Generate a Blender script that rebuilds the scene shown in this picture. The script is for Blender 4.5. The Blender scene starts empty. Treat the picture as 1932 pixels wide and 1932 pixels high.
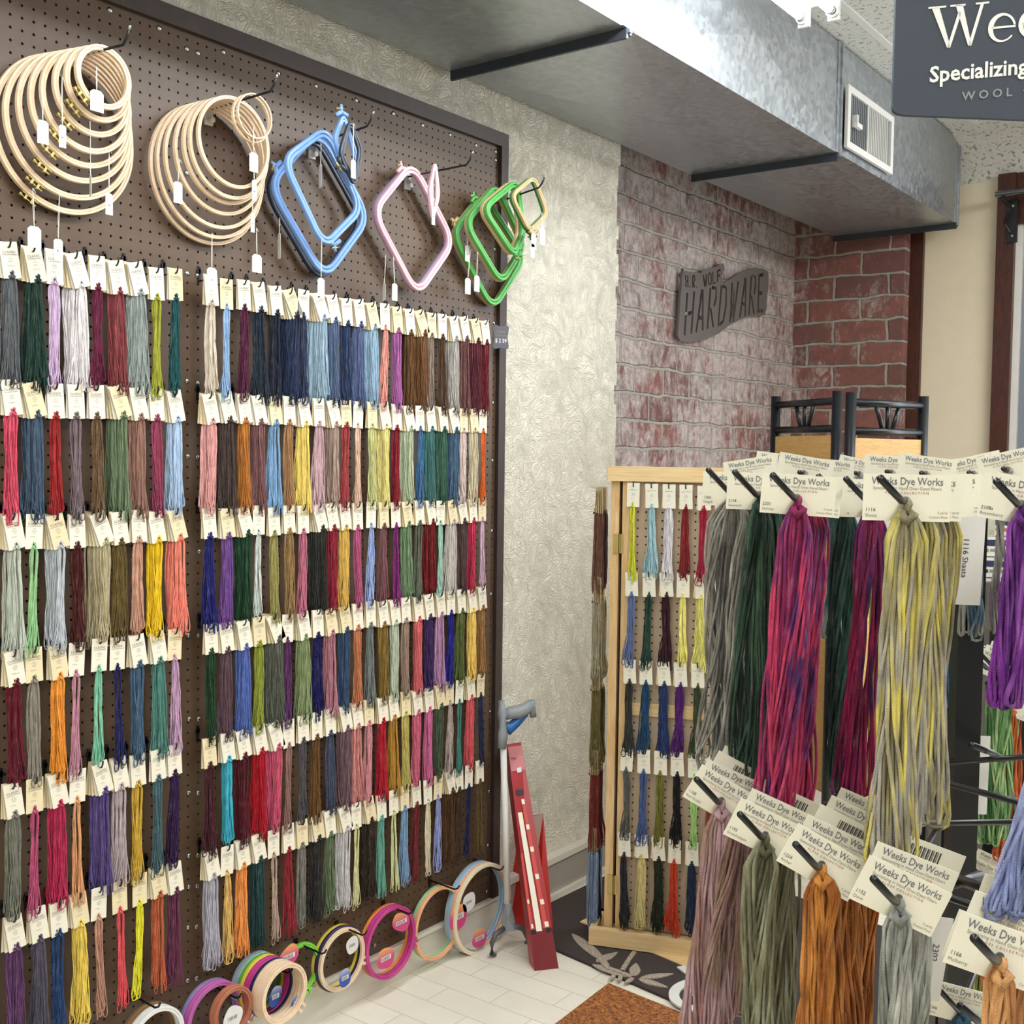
import bpy, math, random, re
import numpy as np
from mathutils import Vector, Matrix
random.seed(7)
C = bpy.context.scene.collection
sc = bpy.context.scene
# ------------------------------------------------------------------ camera, world, lights, exposure
FPX = 2151.3; YAW, PIT, ROL = .6428, .0495, .0131
CAM = np.array([2.23, 0., 1.55])
_F = np.array([-math.sin(YAW)*math.cos(PIT), math.cos(YAW)*math.cos(PIT), -math.sin(PIT)])
_R0 = np.array([math.cos(YAW), math.sin(YAW), 0.]); _U0 = np.cross(_R0, _F)
_R = math.cos(ROL)*_R0+math.sin(ROL)*_U0; _U = -math.sin(ROL)*_R0+math.cos(ROL)*_U0
cam = bpy.data.objects.new('camera', bpy.data.cameras.new('camera')); C.objects.link(cam)
cam.matrix_world = Matrix(((_R[0], _U[0], -_F[0], CAM[0]), (_R[1], _U[1], -_F[1], CAM[1]), (_R[2], _U[2], -_F[2], CAM[2]), (0, 0, 0, 1)))
cam.data.sensor_width = 36; cam.data.lens = 36*FPX/1932; cam.data.clip_start = .05; cam.data.clip_end = 60
sc.camera = cam
wd = bpy.data.worlds.new('world'); sc.world = wd; wd.use_nodes = True
wd.node_tree.nodes['Background'].inputs[0].default_value = (.93, .96, 1, 1)
wd.node_tree.nodes['Background'].inputs[1].default_value = .27
sc.view_settings.view_transform = 'Standard'; sc.view_settings.look = 'None'
sc.view_settings.exposure = -0.14; sc.view_settings.gamma = 1; sc.view_settings.use_curve_mapping = False
def area(name, loc, rot, sx, sy, power, col=(1, 1, 1)):
    l = bpy.data.lights.new(name, 'AREA'); l.shape = 'RECTANGLE'; l.size = sx; l.size_y = sy; l.energy = power; l.color = col
    o = bpy.data.objects.new(name, l); C.objects.link(o); o.location = loc; o.rotation_euler = rot; return o
area('room_lamp_light', (2.9, 2.6, 3.02), (0, 0, 0), .3, 2.4, 62, (1, .99, .96))  # unseen fill added overhead to brighten the floor and room
area('room_lamp_light', (2.9, -.6, 3.02), (0, 0, 0), .3, 2.4, 62, (1, .99, .96))  # second unseen fill, added to continue the row towards the camera
area('window_daylight', (2.6, 5.6, 1.9), (math.radians(-90), 0, 0), 2.4, 1.6, 60, (.86, .93, 1))
area('room_lamp_light', (2.4, 4.6, 3.02), (0, math.radians(18), 0), .3, 1.2, 42, (1, .98, .94))  # unseen, added to brighten the cream back wall
# pixel <-> place helpers (photograph pixels, used once to survey where things stand)
def ray(x, y): return _F+_R*(x-966)/FPX-_U*(y-966)/FPX
def onx(x, y, X=0.): d = ray(x, y); return CAM+(X-CAM[0])/d[0]*d
def ony(x, y, Y): d = ray(x, y); return CAM+(Y-CAM[1])/d[1]*d
def onz(x, y, Z): d = ray(x, y); return CAM+(Z-CAM[2])/d[2]*d
def at(x, y, z): return CAM+ray(x, y)*z
# ------------------------------------------------------------------ materials
def lin(h):
    if isinstance(h, tuple): return h
    h = h.lstrip('#'); v = [int(h[i:i+2], 16)/255 for i in (0, 2, 4)]
    return tuple(c/12.92 if c <= .04045 else ((c+.055)/1.055)**2.4 for c in v)+(1,)
class NT:
    def __init__(s, name):
        s.m = bpy.data.materials.new(name); s.m.use_nodes = True; s.t = s.m.node_tree; s.b = s.t.nodes['Principled BSDF']
    def n(s, typ, **kw):
        o = s.t.nodes.new('ShaderNode'+typ)
        for k, v in kw.items():
            if k in o.inputs.keys(): s.put(o.inputs[k], v)
            else: setattr(o, k, v)
        return o
    def put(s, inp, v):
        if isinstance(v, bpy.types.NodeSocket): s.t.links.new(v, inp)
        else: inp.default_value = v
    def set(s, **kw):
        for k, v in kw.items(): s.put(s.b.inputs[k.replace('_', ' ')], v)
        return s
    def coord(s, scale=(1, 1, 1), out='Object'):
        c = s.n('TexCoord'); m = s.n('Mapping'); s.t.links.new(c.outputs[out], m.inputs[0]); m.inputs['Scale'].default_value = scale; return m.outputs[0]
    def noise(s, vec, scale, detail=3, rough=.55, dist=0):
        o = s.n('TexNoise', Scale=scale, Detail=detail, Roughness=rough, Distortion=dist); s.put(o.inputs['Vector'], vec); return o.outputs[0]
    def ramp(s, fac, stops, interp='LINEAR'):
        r = s.n('ValToRGB'); s.put(r.inputs[0], fac); e = r.color_ramp; e.interpolation = interp
        while len(e.elements) < len(stops): e.elements.new(.5)
        for el, (p, c) in zip(e.elements, stops): el.position = p; el.color = lin(c) if isinstance(c, str) else (c, c, c, 1)
        return r.outputs[0]
    def mix(s, fac, a, b, mode='MIX'):
        r = s.n('Mix', data_type='RGBA', blend_type=mode); s.put(r.inputs[0], fac); s.put(r.inputs[6], a); s.put(r.inputs[7], b); return r.outputs[2]
    def bump(s, h, strength=.3, dist=.01):
        b = s.n('Bump', Strength=strength, Distance=dist); s.put(b.inputs['Height'], h); s.t.links.new(b.outputs[0], s.b.inputs['Normal']); return s
    def math(s, op, a, b=0.):
        o = s.n('Math', operation=op); s.put(o.inputs[0], a); s.put(o.inputs[1], b); return o.outputs[0]
_mc = {}
def plain(col, rough=.5, metal=0., name=None, var=.06):
    k = (col, rough, metal)
    if k not in _mc:
        t = NT(name or 'plain'); c = lin(col); d = tuple(x*(1-var*2) for x in c[:3])+(1,)
        v = t.noise(t.coord(), 12, 3); t.set(Base_Color=t.mix(v, c, d), Roughness=rough, Metallic=metal); _mc[k] = t.m
    return _mc[k]
def emis(col, st):
    t = NT('glow'); t.set(Base_Color=lin(col), Emission_Color=lin(col), Emission_Strength=st); return t.m
def mat_plaster():
    t = NT('textured_plaster'); v = t.coord((1, 1, 1)); n = t.noise(v, 12, 2, .5, 3.2)
    w = t.math('ABSOLUTE', t.math('SUBTRACT', t.math('FRACT', t.math('MULTIPLY', n, 9.)), .5))
    n2 = t.noise(v, 3, 2)
    t.set(Base_Color=t.mix(n2, lin('#d2ccbb'), lin('#e0dccd')), Roughness=.45); t.bump(w, .75, .006); return t.m
def mat_brick(wash, name, rowh, bw, axis):
    t = NT(name); c = t.n('TexCoord'); s = t.n('SeparateXYZ'); t.t.links.new(c.outputs['Object'], s.inputs[0])
    cb = t.n('CombineXYZ'); nz = t.noise(c.outputs['Object'], 7, 3); off = t.math('MULTIPLY', t.math('SUBTRACT', nz, .5), .035)
    t.put(cb.inputs[0], t.math('ADD', s.outputs[axis], off)); t.put(cb.inputs[1], t.math('ADD', s.outputs[2], off))
    b = t.n('TexBrick', Scale=1., offset=.5); t.put(b.inputs['Vector'], cb.outputs[0])
    b.inputs['Color1'].default_value = lin('#8f5b53'); b.inputs['Color2'].default_value = lin('#6e4a46'); b.inputs['Mortar'].default_value = lin('#a09c94')
    b.inputs['Mortar Size'].default_value = .009; b.inputs['Mortar Smooth'].default_value = .5; b.inputs['Bias'].default_value = -.1
    b.inputs['Brick Width'].default_value = bw; b.inputs['Row Height'].default_value = rowh
    v = c.outputs['Object']; st = t.coord((13, 13, 8)); p = t.noise(st, 1.6, 6, .72, .6); q = t.noise(v, 2.6, 3, .6)
    f = t.ramp(t.math('ADD', t.math('MULTIPLY', p, .62), t.math('MULTIPLY', q, .5)), [(wash, 0.), (wash+.13, 1.)])
    col = t.mix(t.math('MULTIPLY', f, .8), b.outputs[0], lin('#cbc2be'))
    d = t.noise(v, 34, 4, .7); col = t.mix(t.ramp(d, [(.35, .55), (.6, 0.)]), col, lin('#5c4f4a'))
    col = t.mix(t.math('MULTIPLY', b.outputs[1], .85), col, t.mix(t.noise(v, 20, 3), lin('#7f7a72'), lin('#bdb8ae')))
    t.set(Base_Color=col, Roughness=.85)
    h = t.math('ADD', t.math('MULTIPLY', b.outputs[1], -1.), t.math('MULTIPLY', d, .5)); t.bump(h, .8, .012); return t.m
def mat_galv():
    t = NT('galvanised_sheet'); v = t.coord(); vo = t.n('TexVoronoi', Scale=55.); t.put(vo.inputs['Vector'], v)
    n = t.noise(v, 3, 3); col = t.mix(vo.outputs['Color'], lin('#a0a5aa'), lin('#c2c7ca')); col = t.mix(t.math('MULTIPLY', n, .5), col, lin('#98a0a8'))
    t.set(Base_Color=col, Metallic=.82, Roughness=t.ramp(vo.outputs['Color'], [(0, .3), (1, .46)])); return t.m
def mat_tile():
    t = NT('ceiling_tile'); v = t.coord(); n = t.noise(v, 60, 3, .6); p = t.ramp(n, [(.36, 1.), (.44, 0.)])
    t.set(Base_Color=t.mix(p, lin('#d3d3cd'), lin('#8b8a84')), Roughness=.9); t.bump(n, .6, .006); return t.m
def mat_floor():
    t = NT('vinyl_tile'); v = t.coord(); b = t.n('TexBrick', Scale=1., offset=.5); t.put(b.inputs['Vector'], v)
    b.inputs['Color1'].default_value = lin('#ebe6d7'); b.inputs['Color2'].default_value = lin('#e4dfcf'); b.inputs['Mortar'].default_value = lin('#b3ad9c')
    b.inputs['Mortar Size'].default_value = .0012; b.inputs['Brick Width'].default_value = .3; b.inputs['Row Height'].default_value = .1
    n = t.noise(v, 8, 4); col = t.mix(t.ramp(n, [(.4, 0.), (.75, .35)]), b.outputs[0], lin('#d2ccbb'))
    t.set(Base_Color=col, Roughness=.42); return t.m
def mat_wood(a, b, name, scale=(1, 1, 1), rough=.5, rings=9):
    t = NT(name); v = t.coord(scale); n = t.noise(v, rings, 4, .6, 1.2); n2 = t.noise(v, rings*4, 3)
    t.set(Base_Color=t.mix(t.ramp(t.math('ADD', t.math('MULTIPLY', n, .8), t.math('MULTIPLY', n2, .25)), [(.35, 0.), (.7, 1.)]), lin(a), lin(b)), Roughness=rough); return t.m
def mat_board(a, b, name):
    t = NT(name); v = t.coord(); n = t.noise(v, 25, 5, .7); n2 = t.noise(v, 3, 2)
    t.set(Base_Color=t.mix(t.math('MULTIPLY', t.math('ADD', n, n2), .5), lin(a), lin(b)), Roughness=.42); return t.m
def mat_thread(mode, cols=None):
    t = NT('cotton_thread'); v = t.coord((95, 95, 20)); n = t.noise(v, 2.2, 3, .6)
    if mode == 'obj': base = t.n('ObjectInfo').outputs['Color']
    elif mode == 'attr': base = t.n('VertexColor', layer_name='Col').outputs[0]
    else:
        m = t.noise(t.coord((70, 70, 9)), 1.0, 2, .5, .6); m2 = t.noise(t.coord((50, 50, 6)), 1.3, 1)
        base = t.mix(t.ramp(m2, [(.48, 0.), (.6, 1.)]), t.mix(t.ramp(m, [(.42, 0.), (.56, 1.)]), lin(cols[0]), lin(cols[1])), lin(cols[2]))
    col = t.mix(t.ramp(n, [(.3, .38), (.6, 0.)]), base, (0, 0, 0, 1)); col = t.mix(t.ramp(n, [(.55, 0.), (.85, .10)]), col, (1, 1, 1, 1))
    t.set(Base_Color=col, Roughness=.6, Sheen_Weight=.04, Specular_IOR_Level=.25)
    wv = t.n('TexWave', Scale=260., Distortion=1., bands_direction='DIAGONAL'); t.put(wv.inputs['Vector'], t.coord()); t.bump(wv.outputs[1], .35, .0006); return t.m
M = dict(plaster=mat_plaster(), galv=mat_galv(), tile=mat_tile(), floor=mat_floor(),
         brickL=mat_brick(.46, 'washed_brick', .1135, .235, 1), brickR=mat_brick(.58, 'old_brick', .113, .28, 0),
         peg=mat_board('#5f4a36', '#432f20', 'brown_hardboard'), pegtan=mat_board('#b9a58c', '#a8937b', 'tan_hardboard'),
         frame=mat_wood('#3b2d28', '#2c211f', 'dark_frame_wood', (8, 1, 1)), mahog=mat_wood('#54281a', '#2f150e', 'dark_window_wood', (9, 9, 1.2), .4),
         pine=mat_wood('#e3c594', '#c79f66', 'pine_wood', (9, 9, .9), .5, 5), pineh=mat_wood('#e8cf9f', '#d2ae78', 'pine_wood_rail', (.9, .9, 14), .5, 5),
         hoop=mat_wood('#f0d9bd', '#e2c4a0', 'beech_hoop', (3, 3, 3), .45), bamboo=mat_wood('#dcb676', '#c49550', 'bamboo_board', (2, 2, 16), .45),
         cream=plain('#eadfc6', .7), cardc=plain('#f6efdc', .65), cardd=plain('#efdfb8', .7), cardg=plain('#ebe8d6', .65), white=plain('#e2e1dd', .55), ink=plain('#3f3d3a', .7), redink=plain('#a65a48', .7), grayink=plain('#8d877b', .7),
         black=plain('#101114', .35), darkmetal=plain('#2e3033', .35, .6), chrome=plain('#b9bcbe', .25, 1.), brass=plain('#bfae74', .35, 1.),
         basewhite=plain('#d9d3c6', .5), thread=mat_thread('obj'), threadv=mat_thread('attr'), signdk=plain('#38424f', .6), signlt=plain('#f4f4f1', .5),
         cutmetal=plain('#77706e', .4, .35), navy=plain('#232a55', .5), grayp=plain('#8f9498', .45), string=plain('#e9e6de', .8))
# ------------------------------------------------------------------ mesh building
class MB:
    def __init__(s): s.v = []; s.f = []; s.mi = []; s.mats = []
    def mid(s, m):
        if m not in s.mats: s.mats.append(m)
        return s.mats.index(m)
    def add(s, vs, fs, m):
        k = len(s.v); i = s.mid(m); s.v += [tuple(map(float, p)) for p in vs]; s.f += [tuple(k+a for a in f) for f in fs]; s.mi += [i]*len(fs); return s
    def box(s, lo, hi, m, mat=None):
        x0, y0, z0 = lo; x1, y1, z1 = hi
        vs = [(x0, y0, z0), (x1, y0, z0), (x1, y1, z0), (x0, y1, z0), (x0, y0, z1), (x1, y0, z1), (x1, y1, z1), (x0, y1, z1)]
        if mat is not None: vs = [mat@Vector(p) for p in vs]
        return s.add(vs, [(0, 3, 2, 1), (4, 5, 6, 7), (0, 1, 5, 4), (1, 2, 6, 5), (2, 3, 7, 6), (3, 0, 4, 7)], m)
    def hexa(s, c8, m): return s.add(c8, [(0, 3, 2, 1), (4, 5, 6, 7), (0, 1, 5, 4), (1, 2, 6, 5), (2, 3, 7, 6), (3, 0, 4, 7)], m)
    def tube(s, path, r, m, sides=8, closed=False, sx=1., ref=(0, 0, 1)):
        P = [Vector(p) for p in path]; n = len(P); vs = []; fs = []
        rr = r if hasattr(r, '__len__') else [r]*n
        for i in range(n):
            a = P[i-1] if (i or closed) else P[i]; b = P[(i+1) % n] if (i < n-1 or closed) else P[i]
            T = (b-a).normalized(); X = T.cross(Vector(ref))
            if X.length < .05: X = T.cross(Vector((1, .3, 0)))
            X.normalize(); Y = T.cross(X)
            for k in range(sides):
                t = 2*math.pi*(k+.5)/sides; vs.append(P[i]+X*math.cos(t)*rr[i]+Y*math.sin(t)*rr[i]*sx)
        for i in range(n if closed else n-1):
            j = (i+1) % n
            for k in range(sides): l = (k+1) % sides; fs.append((i*sides+k, i*sides+l, j*sides+l, j*sides+k))
        if not closed: fs.append(tuple(range(sides))[::-1]); fs.append(tuple((n-1)*sides+k for k in range(sides)))
        return s.add(vs, fs, m)
    def profile(s, path, prof, m, axis):     # closed loop swept with a flat profile (u outward in the plane, w along axis)
        P = [Vector(p) for p in path]; n = len(P); A = Vector(axis).normalized(); vs = []; fs = []; q = len(prof)
        for i in range(n):
            T = (P[(i+1) % n]-P[i-1]).normalized(); O = T.cross(A).normalized()
            for u, w in prof: vs.append(P[i]+O*u+A*w)
        for i in range(n):
            j = (i+1) % n
            for k in range(q): l = (k+1) % q; fs.append((i*q+k, i*q+l, j*q+l, j*q+k))
        return s.add(vs, fs, m)
    def prism(s, poly, h, m, fn):            # poly 2-D, extruded h; fn maps (u, v, w) to a place
        n = len(poly); vs = [fn(u, v, 0) for u, v in poly]+[fn(u, v, h) for u, v in poly]
        fs = [tuple(range(n)), tuple(range(2*n-1, n-1, -1))]+[(i, (i+1) % n, n+(i+1) % n, n+i) for i in range(n)]
        return s.add(vs, fs, m)
    def glyphs(s, txt, size, m, fn, align='LEFT', off=0., sx=1.):
        gv, gf = text_mesh(txt, align, off); return s.add([fn(x*size*sx, y*size) for x, y in gv], gf, m)
    def mesh(s, name, smooth=False):
        me = bpy.data.meshes.new(name); me.from_pydata(s.v, [], s.f)
        for m in s.mats: me.materials.append(m)
        me.polygons.foreach_set('material_index', s.mi)
        if smooth: me.polygons.foreach_set('use_smooth', [True]*len(s.f))
        me.update(); return me
    def build(s, name, parent=None, smooth=False, loc=None):
        o = bpy.data.objects.new(name, s.mesh(name, smooth)); C.objects.link(o)
        if parent: o.parent = parent
        if loc is not None: o.location = loc
        return o
_tc = {}
def text_mesh(txt, align='LEFT', off=0.):
    k = (txt, align, off)
    if k not in _tc:
        c = bpy.data.curves.new('t', 'FONT'); c.body = txt; c.align_x = align; c.resolution_u = 2; c.offset = off
        o = bpy.data.objects.new('t', c); me = bpy.data.meshes.new_from_object(o)
        _tc[k] = ([(v.co.x, v.co.y) for v in me.vertices], [tuple(p.vertices) for p in me.polygons])
        bpy.data.objects.remove(o); bpy.data.meshes.remove(me)
    return _tc[k]
def tag(o, label=None, cat=None, group=None, kind=None):
    if label: o['label'] = label
    if cat: o['category'] = cat
    if group: o['group'] = group
    if kind: o['kind'] = kind
    return o
def empty(name, loc=(0, 0, 0), rz=0., label=None, cat=None, group=None):
    o = bpy.data.objects.new(name, None); o.empty_display_size = .02; C.objects.link(o); o.location = Vector([float(a) for a in loc]); o.rotation_euler = (0, 0, rz)
    return tag(o, label, cat, group)
def link(name, me, parent=None, loc=(0, 0, 0), rot=(0, 0, 0)):
    o = bpy.data.objects.new(name, me); C.objects.link(o); o.parent = parent; o.location = loc; o.rotation_euler = rot; return o
def struct(o): o['kind'] = 'structure'; return o
# ------------------------------------------------------------------ room
CEIL = 3.1; BR = -.22
struct(MB().box((-.8, -2.5, -.1), (6, 7, 0), M['floor']).build('floor'))
w = MB(); w.box((-.3, -2.5, 0), (-.02, 3.62, CEIL), M['plaster']); ed = random.Random(3)
z = 0.
while z < CEIL:                               # ragged plaster edge where it meets the brick
    h = ed.uniform(.03, .09); w.box((-.06, 3.62, z), (-.0205, 3.625+ed.uniform(0, .02), min(z+h, CEIL)), M['plaster']); z += h
struct(w.build('wall_left'))
struct(MB().box((-.5, 3.62, 0), (BR, 5.9, CEIL), M['brickL']).build('wall_left'))
struct(MB().box((BR, 5.72, 0), (.355, 5.9, CEIL), M['brickR']).build('wall_back'))
YB = 5.83
struct(MB().box((.355, YB, 0), (.80, 6.0, CEIL), M['cream']).box((.80, YB+.02, 0), (6, 6.0, .9), M['cream']).build('wall_back'))
struct(MB().box((.34, YB-.03, 0), (.418, YB+.05, CEIL-.2), M['mahog']).build('trim_1'))
struct(MB().box((.765, YB-.04, 0), (.845, YB+.08, CEIL-.18), M['mahog']).box((.845, YB-.02, 2.68), (3.4, YB+.08, CEIL-.18), M['mahog']).box((1.75, YB-.04, .9), (1.83, YB+.05, 2.7), M['mahog']).box((3.3, YB-.04, 0), (3.4, YB+.08, 2.7), M['mahog']).build('trim_2'))
wn = struct(MB().box((.845, YB, .9), (.875, YB+.05, 2.68), M['white']).box((.94, YB, .9), (.955, YB+.05, 2.68), M['white']).build('window_1'))
g = NT('window_glass'); g.set(Base_Color=(.9, .95, 1, 1), Roughness=.02, Transmission_Weight=1., IOR=1.02)
pane = MB().box((.87, YB+.02, .9), (3.3, YB+.026, 2.68), g.m).build('pane', wn)
struct(MB().box((3.4, YB, 0), (6, 6.0, CEIL), M['cream']).build('wall_back'))
struct(MB().box((-.3, -2.6, 0), (6, -2.5, CEIL), M['cream']).build('wall_front'))
struct(MB().box((-.8, -2.5, CEIL), (6, 6.1, CEIL+.1), M['tile']).build('ceiling'))
cv = MB(); pr = [(5.45+.38*math.sin(a), CEIL-.2+.2*math.cos(a)) for a in np.linspace(0, math.pi/2, 9)]
cv.add([(x, y, zz) for x in (.3, 6) for y, zz in pr], [(i, i+1, 10+i, 9+i) for i in range(8)], M['tile'])
struct(cv.build('ceiling', smooth=True))
gb = MB()
for x in (.72+.61*k for k in range(8)): gb.box((x, -2.5, CEIL-.004), (x+.028, 5.6, CEIL+.002), M['white'])
for y in (-1.2, 0, 1.22, 2.44, 3.66, 4.88): gb.box((.6, y, CEIL-.003), (6, y+.026, CEIL+.003), M['white'])
struct(gb.build('trim_3'))
bb = MB().box((-.02, 2.93, 0), (.005, 3.62, .13), plain('#a49e92', .5)).box((-.02, 2.93, .13), (.016, 3.62, .15), M['basewhite']).box((-.02, 2.93, 0), (.022, 3.62, .02), M['basewhite'])  # shadow on the lower board is put into its grey colour
struct(bb.build('baseboard_left'))
struct(MB().box((-.02, -.5, 0), (.004, 2.93, .105), M['basewhite']).box((-.02, -.5, .100), (.014, 2.93, .112), M['basewhite']).build('baseboard_left'))
# ------------------------------------------------------------------ ceiling duct
duct = empty('air_duct', (.3, 4, 2.69), 0, 'long galvanised sheet metal air duct running under the ceiling along the left wall', 'duct')
cuts = [-.32, 1.15, 2.655, 4.165, 5.69]; DX0, DX1, DZ0, DZ1 = -.0, .605, 2.69, 3.09
for a, b in zip(cuts, cuts[1:]):
    m = MB()
    def face(p0, p1, p2, p3, n):
        c = (np.array(p0)+p1+p2+p3)/4+np.array(n)*.02; m.add([p0, p1, p2, p3, c], [(0, 1, 4), (1, 2, 4), (2, 3, 4), (3, 0, 4)], M['galv'])
    face((DX1, a, DZ0), (DX1, b, DZ0), (DX1, b, DZ1), (DX1, a, DZ1), (1, 0, 0)); face((DX0, b, DZ0), (DX1, b, DZ0), (DX1, a, DZ0), (DX0, a, DZ0), (0, 0, -1))
    m.add([(DX0, b, DZ0), (DX0, b, DZ1), (DX1, b, DZ1), (DX1, b, DZ0)], [(0, 1, 2, 3)], M['galv'])
    m.add([(DX0, a, DZ0), (DX0, a, DZ1), (DX1, a, DZ1), (DX1, a, DZ0)], [(3, 2, 1, 0)], M['galv']); m.add([(DX0, a, DZ0), (DX0, b, DZ0), (DX0, b, DZ1), (DX0, a, DZ1)], [(0, 1, 2, 3)], M['galv'])
    o = m.build('duct_section', duct); o.location = (-.3, -4, -2.69)
sm = NT('seam_metal'); sm.set(Base_Color=lin('#474c55'), Metallic=.7, Roughness=.5)
for y in cuts[2:]:
    m = MB().box((DX0, y-.012, DZ0-.028), (DX1+.004, y-.002, DZ0), sm.m).box((DX0, y+.004, DZ0-.016), (DX1+.004, y+.016, DZ0+.001), sm.m).box((DX1, y-.006, DZ0-.012), (DX1+.012, y+.006, DZ1), M['galv']).box((DX1, y-.03, DZ0), (DX1+.005, y+.03, DZ1), M['galv'])
    o = m.build('seam_cleat', duct); o.location = (-.3, -4, -2.69)
vent = empty('wall_register', (.62, 4.44, 2.83), 0, 'white rectangular air register with lever on the side of the metal duct', 'vent')
m = MB(); y0, y1, z0, z1 = -.255, .255, -.115, .115
for bx in (((0, y0, z0), (.012, y1, z0+.025)), ((0, y0, z1-.025), (.012, y1, z1)), ((0, y0, z0+.025), (.012, y0+.03, z1-.025)), ((0, y1-.03, z0+.025), (.012, y1, z1-.025))): m.box(bx[0], bx[1], M['white'])
m.build('register_frame', vent)
m = MB(); m.box((-.004, y0+.03, z0+.025), (.001, y1-.03, z1-.025), M['grayp'])
for k in range(22): yy = y0+.035+k*.0195; m.box((-.002, yy, z0+.025), (.007, yy+.004, z1-.025), M['white'] if k > 9 else M['grayp'])
m.box((0, -.04, z0+.02), (.011, -.03, z1-.02), M['white']); m.build('louvre', vent)
MB().box((.008, y0+.05, -.03), (.03, y0+.062, .012), M['white']).box((.02, y0+.04, -.035), (.034, y0+.095, -.018), M['white']).build('lever', vent)
# ------------------------------------------------------------------ fluorescent fixtures
def fixture(x, y0, y1, z, label, st):
    t = empty('tube_light', (x, y1, z), 0, label, 'light'); L = y1-y0
    MB().box((-.07, -L+.02, .03), (.07, -.01, .08), M['white']).box((-.05, -L+.3, .08), (-.045, -L+.305, CEIL-z), M['chrome']).box((-.05, -.3, .08), (-.045, -.295, CEIL-z), M['chrome']).build('housing', t)
    gm = emis('#f4faff', st)
    for dx in (-.045, .045):
        MB().tube([(dx, -L+.04, 0), (dx, -.05, 0)], .013, gm, 12).build('tube', t, True)
        MB().tube([(dx, -.05, 0), (dx, -.028, 0)], .0135, M['chrome'], 12).build('end_cap', t, True)
        MB().tube([(dx, -.03, 0), (dx, -.012, 0)], .019, M['white'], 14).box((dx-.017, -.018, -.024), (dx+.017, -.006, .035), M['white']).build('socket', t)
    return t
fixture(.905, 2.0, 3.235, 2.835, 'two bright fluorescent tubes hanging beside the metal duct, top edge of the photo', 80)
fixture(.905, .62, 1.86, 2.835, 'fluorescent tube fixture nearest the camera beside the metal duct', 68)
fixture(.905, -.9, .34, 2.835, 'fluorescent tube fixture behind the camera beside the metal duct', 68)
# ------------------------------------------------------------------ brown pegboard wall
S = .0254; YE = 2.8701; ZT = .9529+1.55
def pegpanel(ys, zs, X, th, m, bounds, rad=.0031, to=lambda p: p):
    """board with real punched holes; hole centres ys x zs"""
    ang = np.arange(8)*math.pi/4; h = S/2
    sq = np.array([(1, 0), (1, 1), (0, 1), (-1, 1), (-1, 0), (-1, -1), (0, -1), (1, -1)])*h; ci = np.stack([np.cos(ang), np.sin(ang)], 1)*rad
    one = np.zeros((24, 3)); one[:8, 1:] = sq; one[8:16, 1:] = ci; one[16:, 1:] = ci; one[16:, 0] = -th
    f1 = [(k, (k+1) % 8, 8+(k+1) % 8, 8+k) for k in range(8)]+[(8+k, 8+(k+1) % 8, 16+(k+1) % 8, 16+k) for k in range(8)]
    cen = np.array([(X, y, z) for y in ys for z in zs]); n = len(cen)
    V = (cen[:, None, :]+one[None]).reshape(-1, 3); Fa = (np.array(f1)[None]+24*np.arange(n)[:, None, None]).reshape(-1, 4)
    mb = MB(); mb.mats.append(m); mb.v = [to(tuple(p)) for p in V.tolist()]; mb.f = [tuple(a) for a in Fa.tolist()]; mb.mi = [0]*len(mb.f)
    (ya, yb, za, zb) = bounds; a, b, c, d = min(ys)-h, max(ys)+h, min(zs)-h, max(zs)+h
    for lo, hi in (((X-th, ya, za), (X, a, zb)), ((X-th, b, za), (X, yb, zb)), ((X-th, a, za), (X, b, c)), ((X-th, a, d), (X, b, zb))):
        if hi[1]-lo[1] > 1e-4 and hi[2]-lo[2] > 1e-4:
            x0, y0, z0 = lo; x1, y1, z1 = hi
            mb.hexa([to(p) for p in ((x0, y0, z0), (x1, y0, z0), (x1, y1, z0), (x0, y1, z0), (x0, y0, z1), (x1, y0, z1), (x1, y1, z1), (x0, y1, z1))], m)
    return mb
pb = empty('pegboard', (0, 1.709, .112), 0, 'large brown pegboard wall display with dark wooden frame covering the left wall', 'pegboard')
zs = [ZT-k*S for k in range(94)]
for ys, bo in (([YE-k*S for k in range(46)], (1.7095, 2.885, .112, 2.53)), ([1.6968-k*S for k in range(32)], (.86, 1.7088, .112, 2.53))):
    o = pegpanel(ys, zs, 0, .006, M['peg'], bo).build('board_panel', pb); o.location = (0, -1.709, -.112)
fr = MB()
fr.box((-.02, .86, 2.52), (.014, 2.917, 2.563), M['frame']).box((-.02, 2.882, .112), (.014, 2.917, 2.52), M['frame'])
o = fr.build('frame', pb); o.location = (0, -1.709, -.112)
screws = [(373, 100), (352, 92), (207, 19), (300, 53), (421, 98), (525, 138), (596, 162), (672, 189), (742, 214), (797, 236), (849, 254), (898, 274), (935, 286), (935, 302), (352, 200), (352, 327),
 (353, 516), (373, 520), (353, 719), (373, 723), (354, 861), (373, 863), (376, 1041), (356, 1199), (375, 1199), (357, 1357), (375, 1357), (356, 1496), (374, 1496), (356.5, 1615), (373.5, 1614), (356.5, 1673), (372, 1672), (355, 1750), (371, 1749), (354, 1850), (371, 1846),
 (932, 610), (930, 760), (929, 869), (928, 1002), (927, 1121), (925, 1343), (923, 1493), (921, 1595), (470, 1817), (707, 1783), (919, 1681), (933, 470)]
me = bpy.data.meshes.new('screw'); mb = MB(); mb.tube([(-.002, 0, 0), (.0015, 0, 0), (.003, 0, 0)], [.0062, .0062, .0035], M['chrome'], 10, ref=(0, 0, 1)); me = mb.mesh('screw', True)
for px in screws: p = onx(px[0], px[1]); link('screw', me, pb, (0, p[1]-1.709, p[2]-.112))
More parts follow.
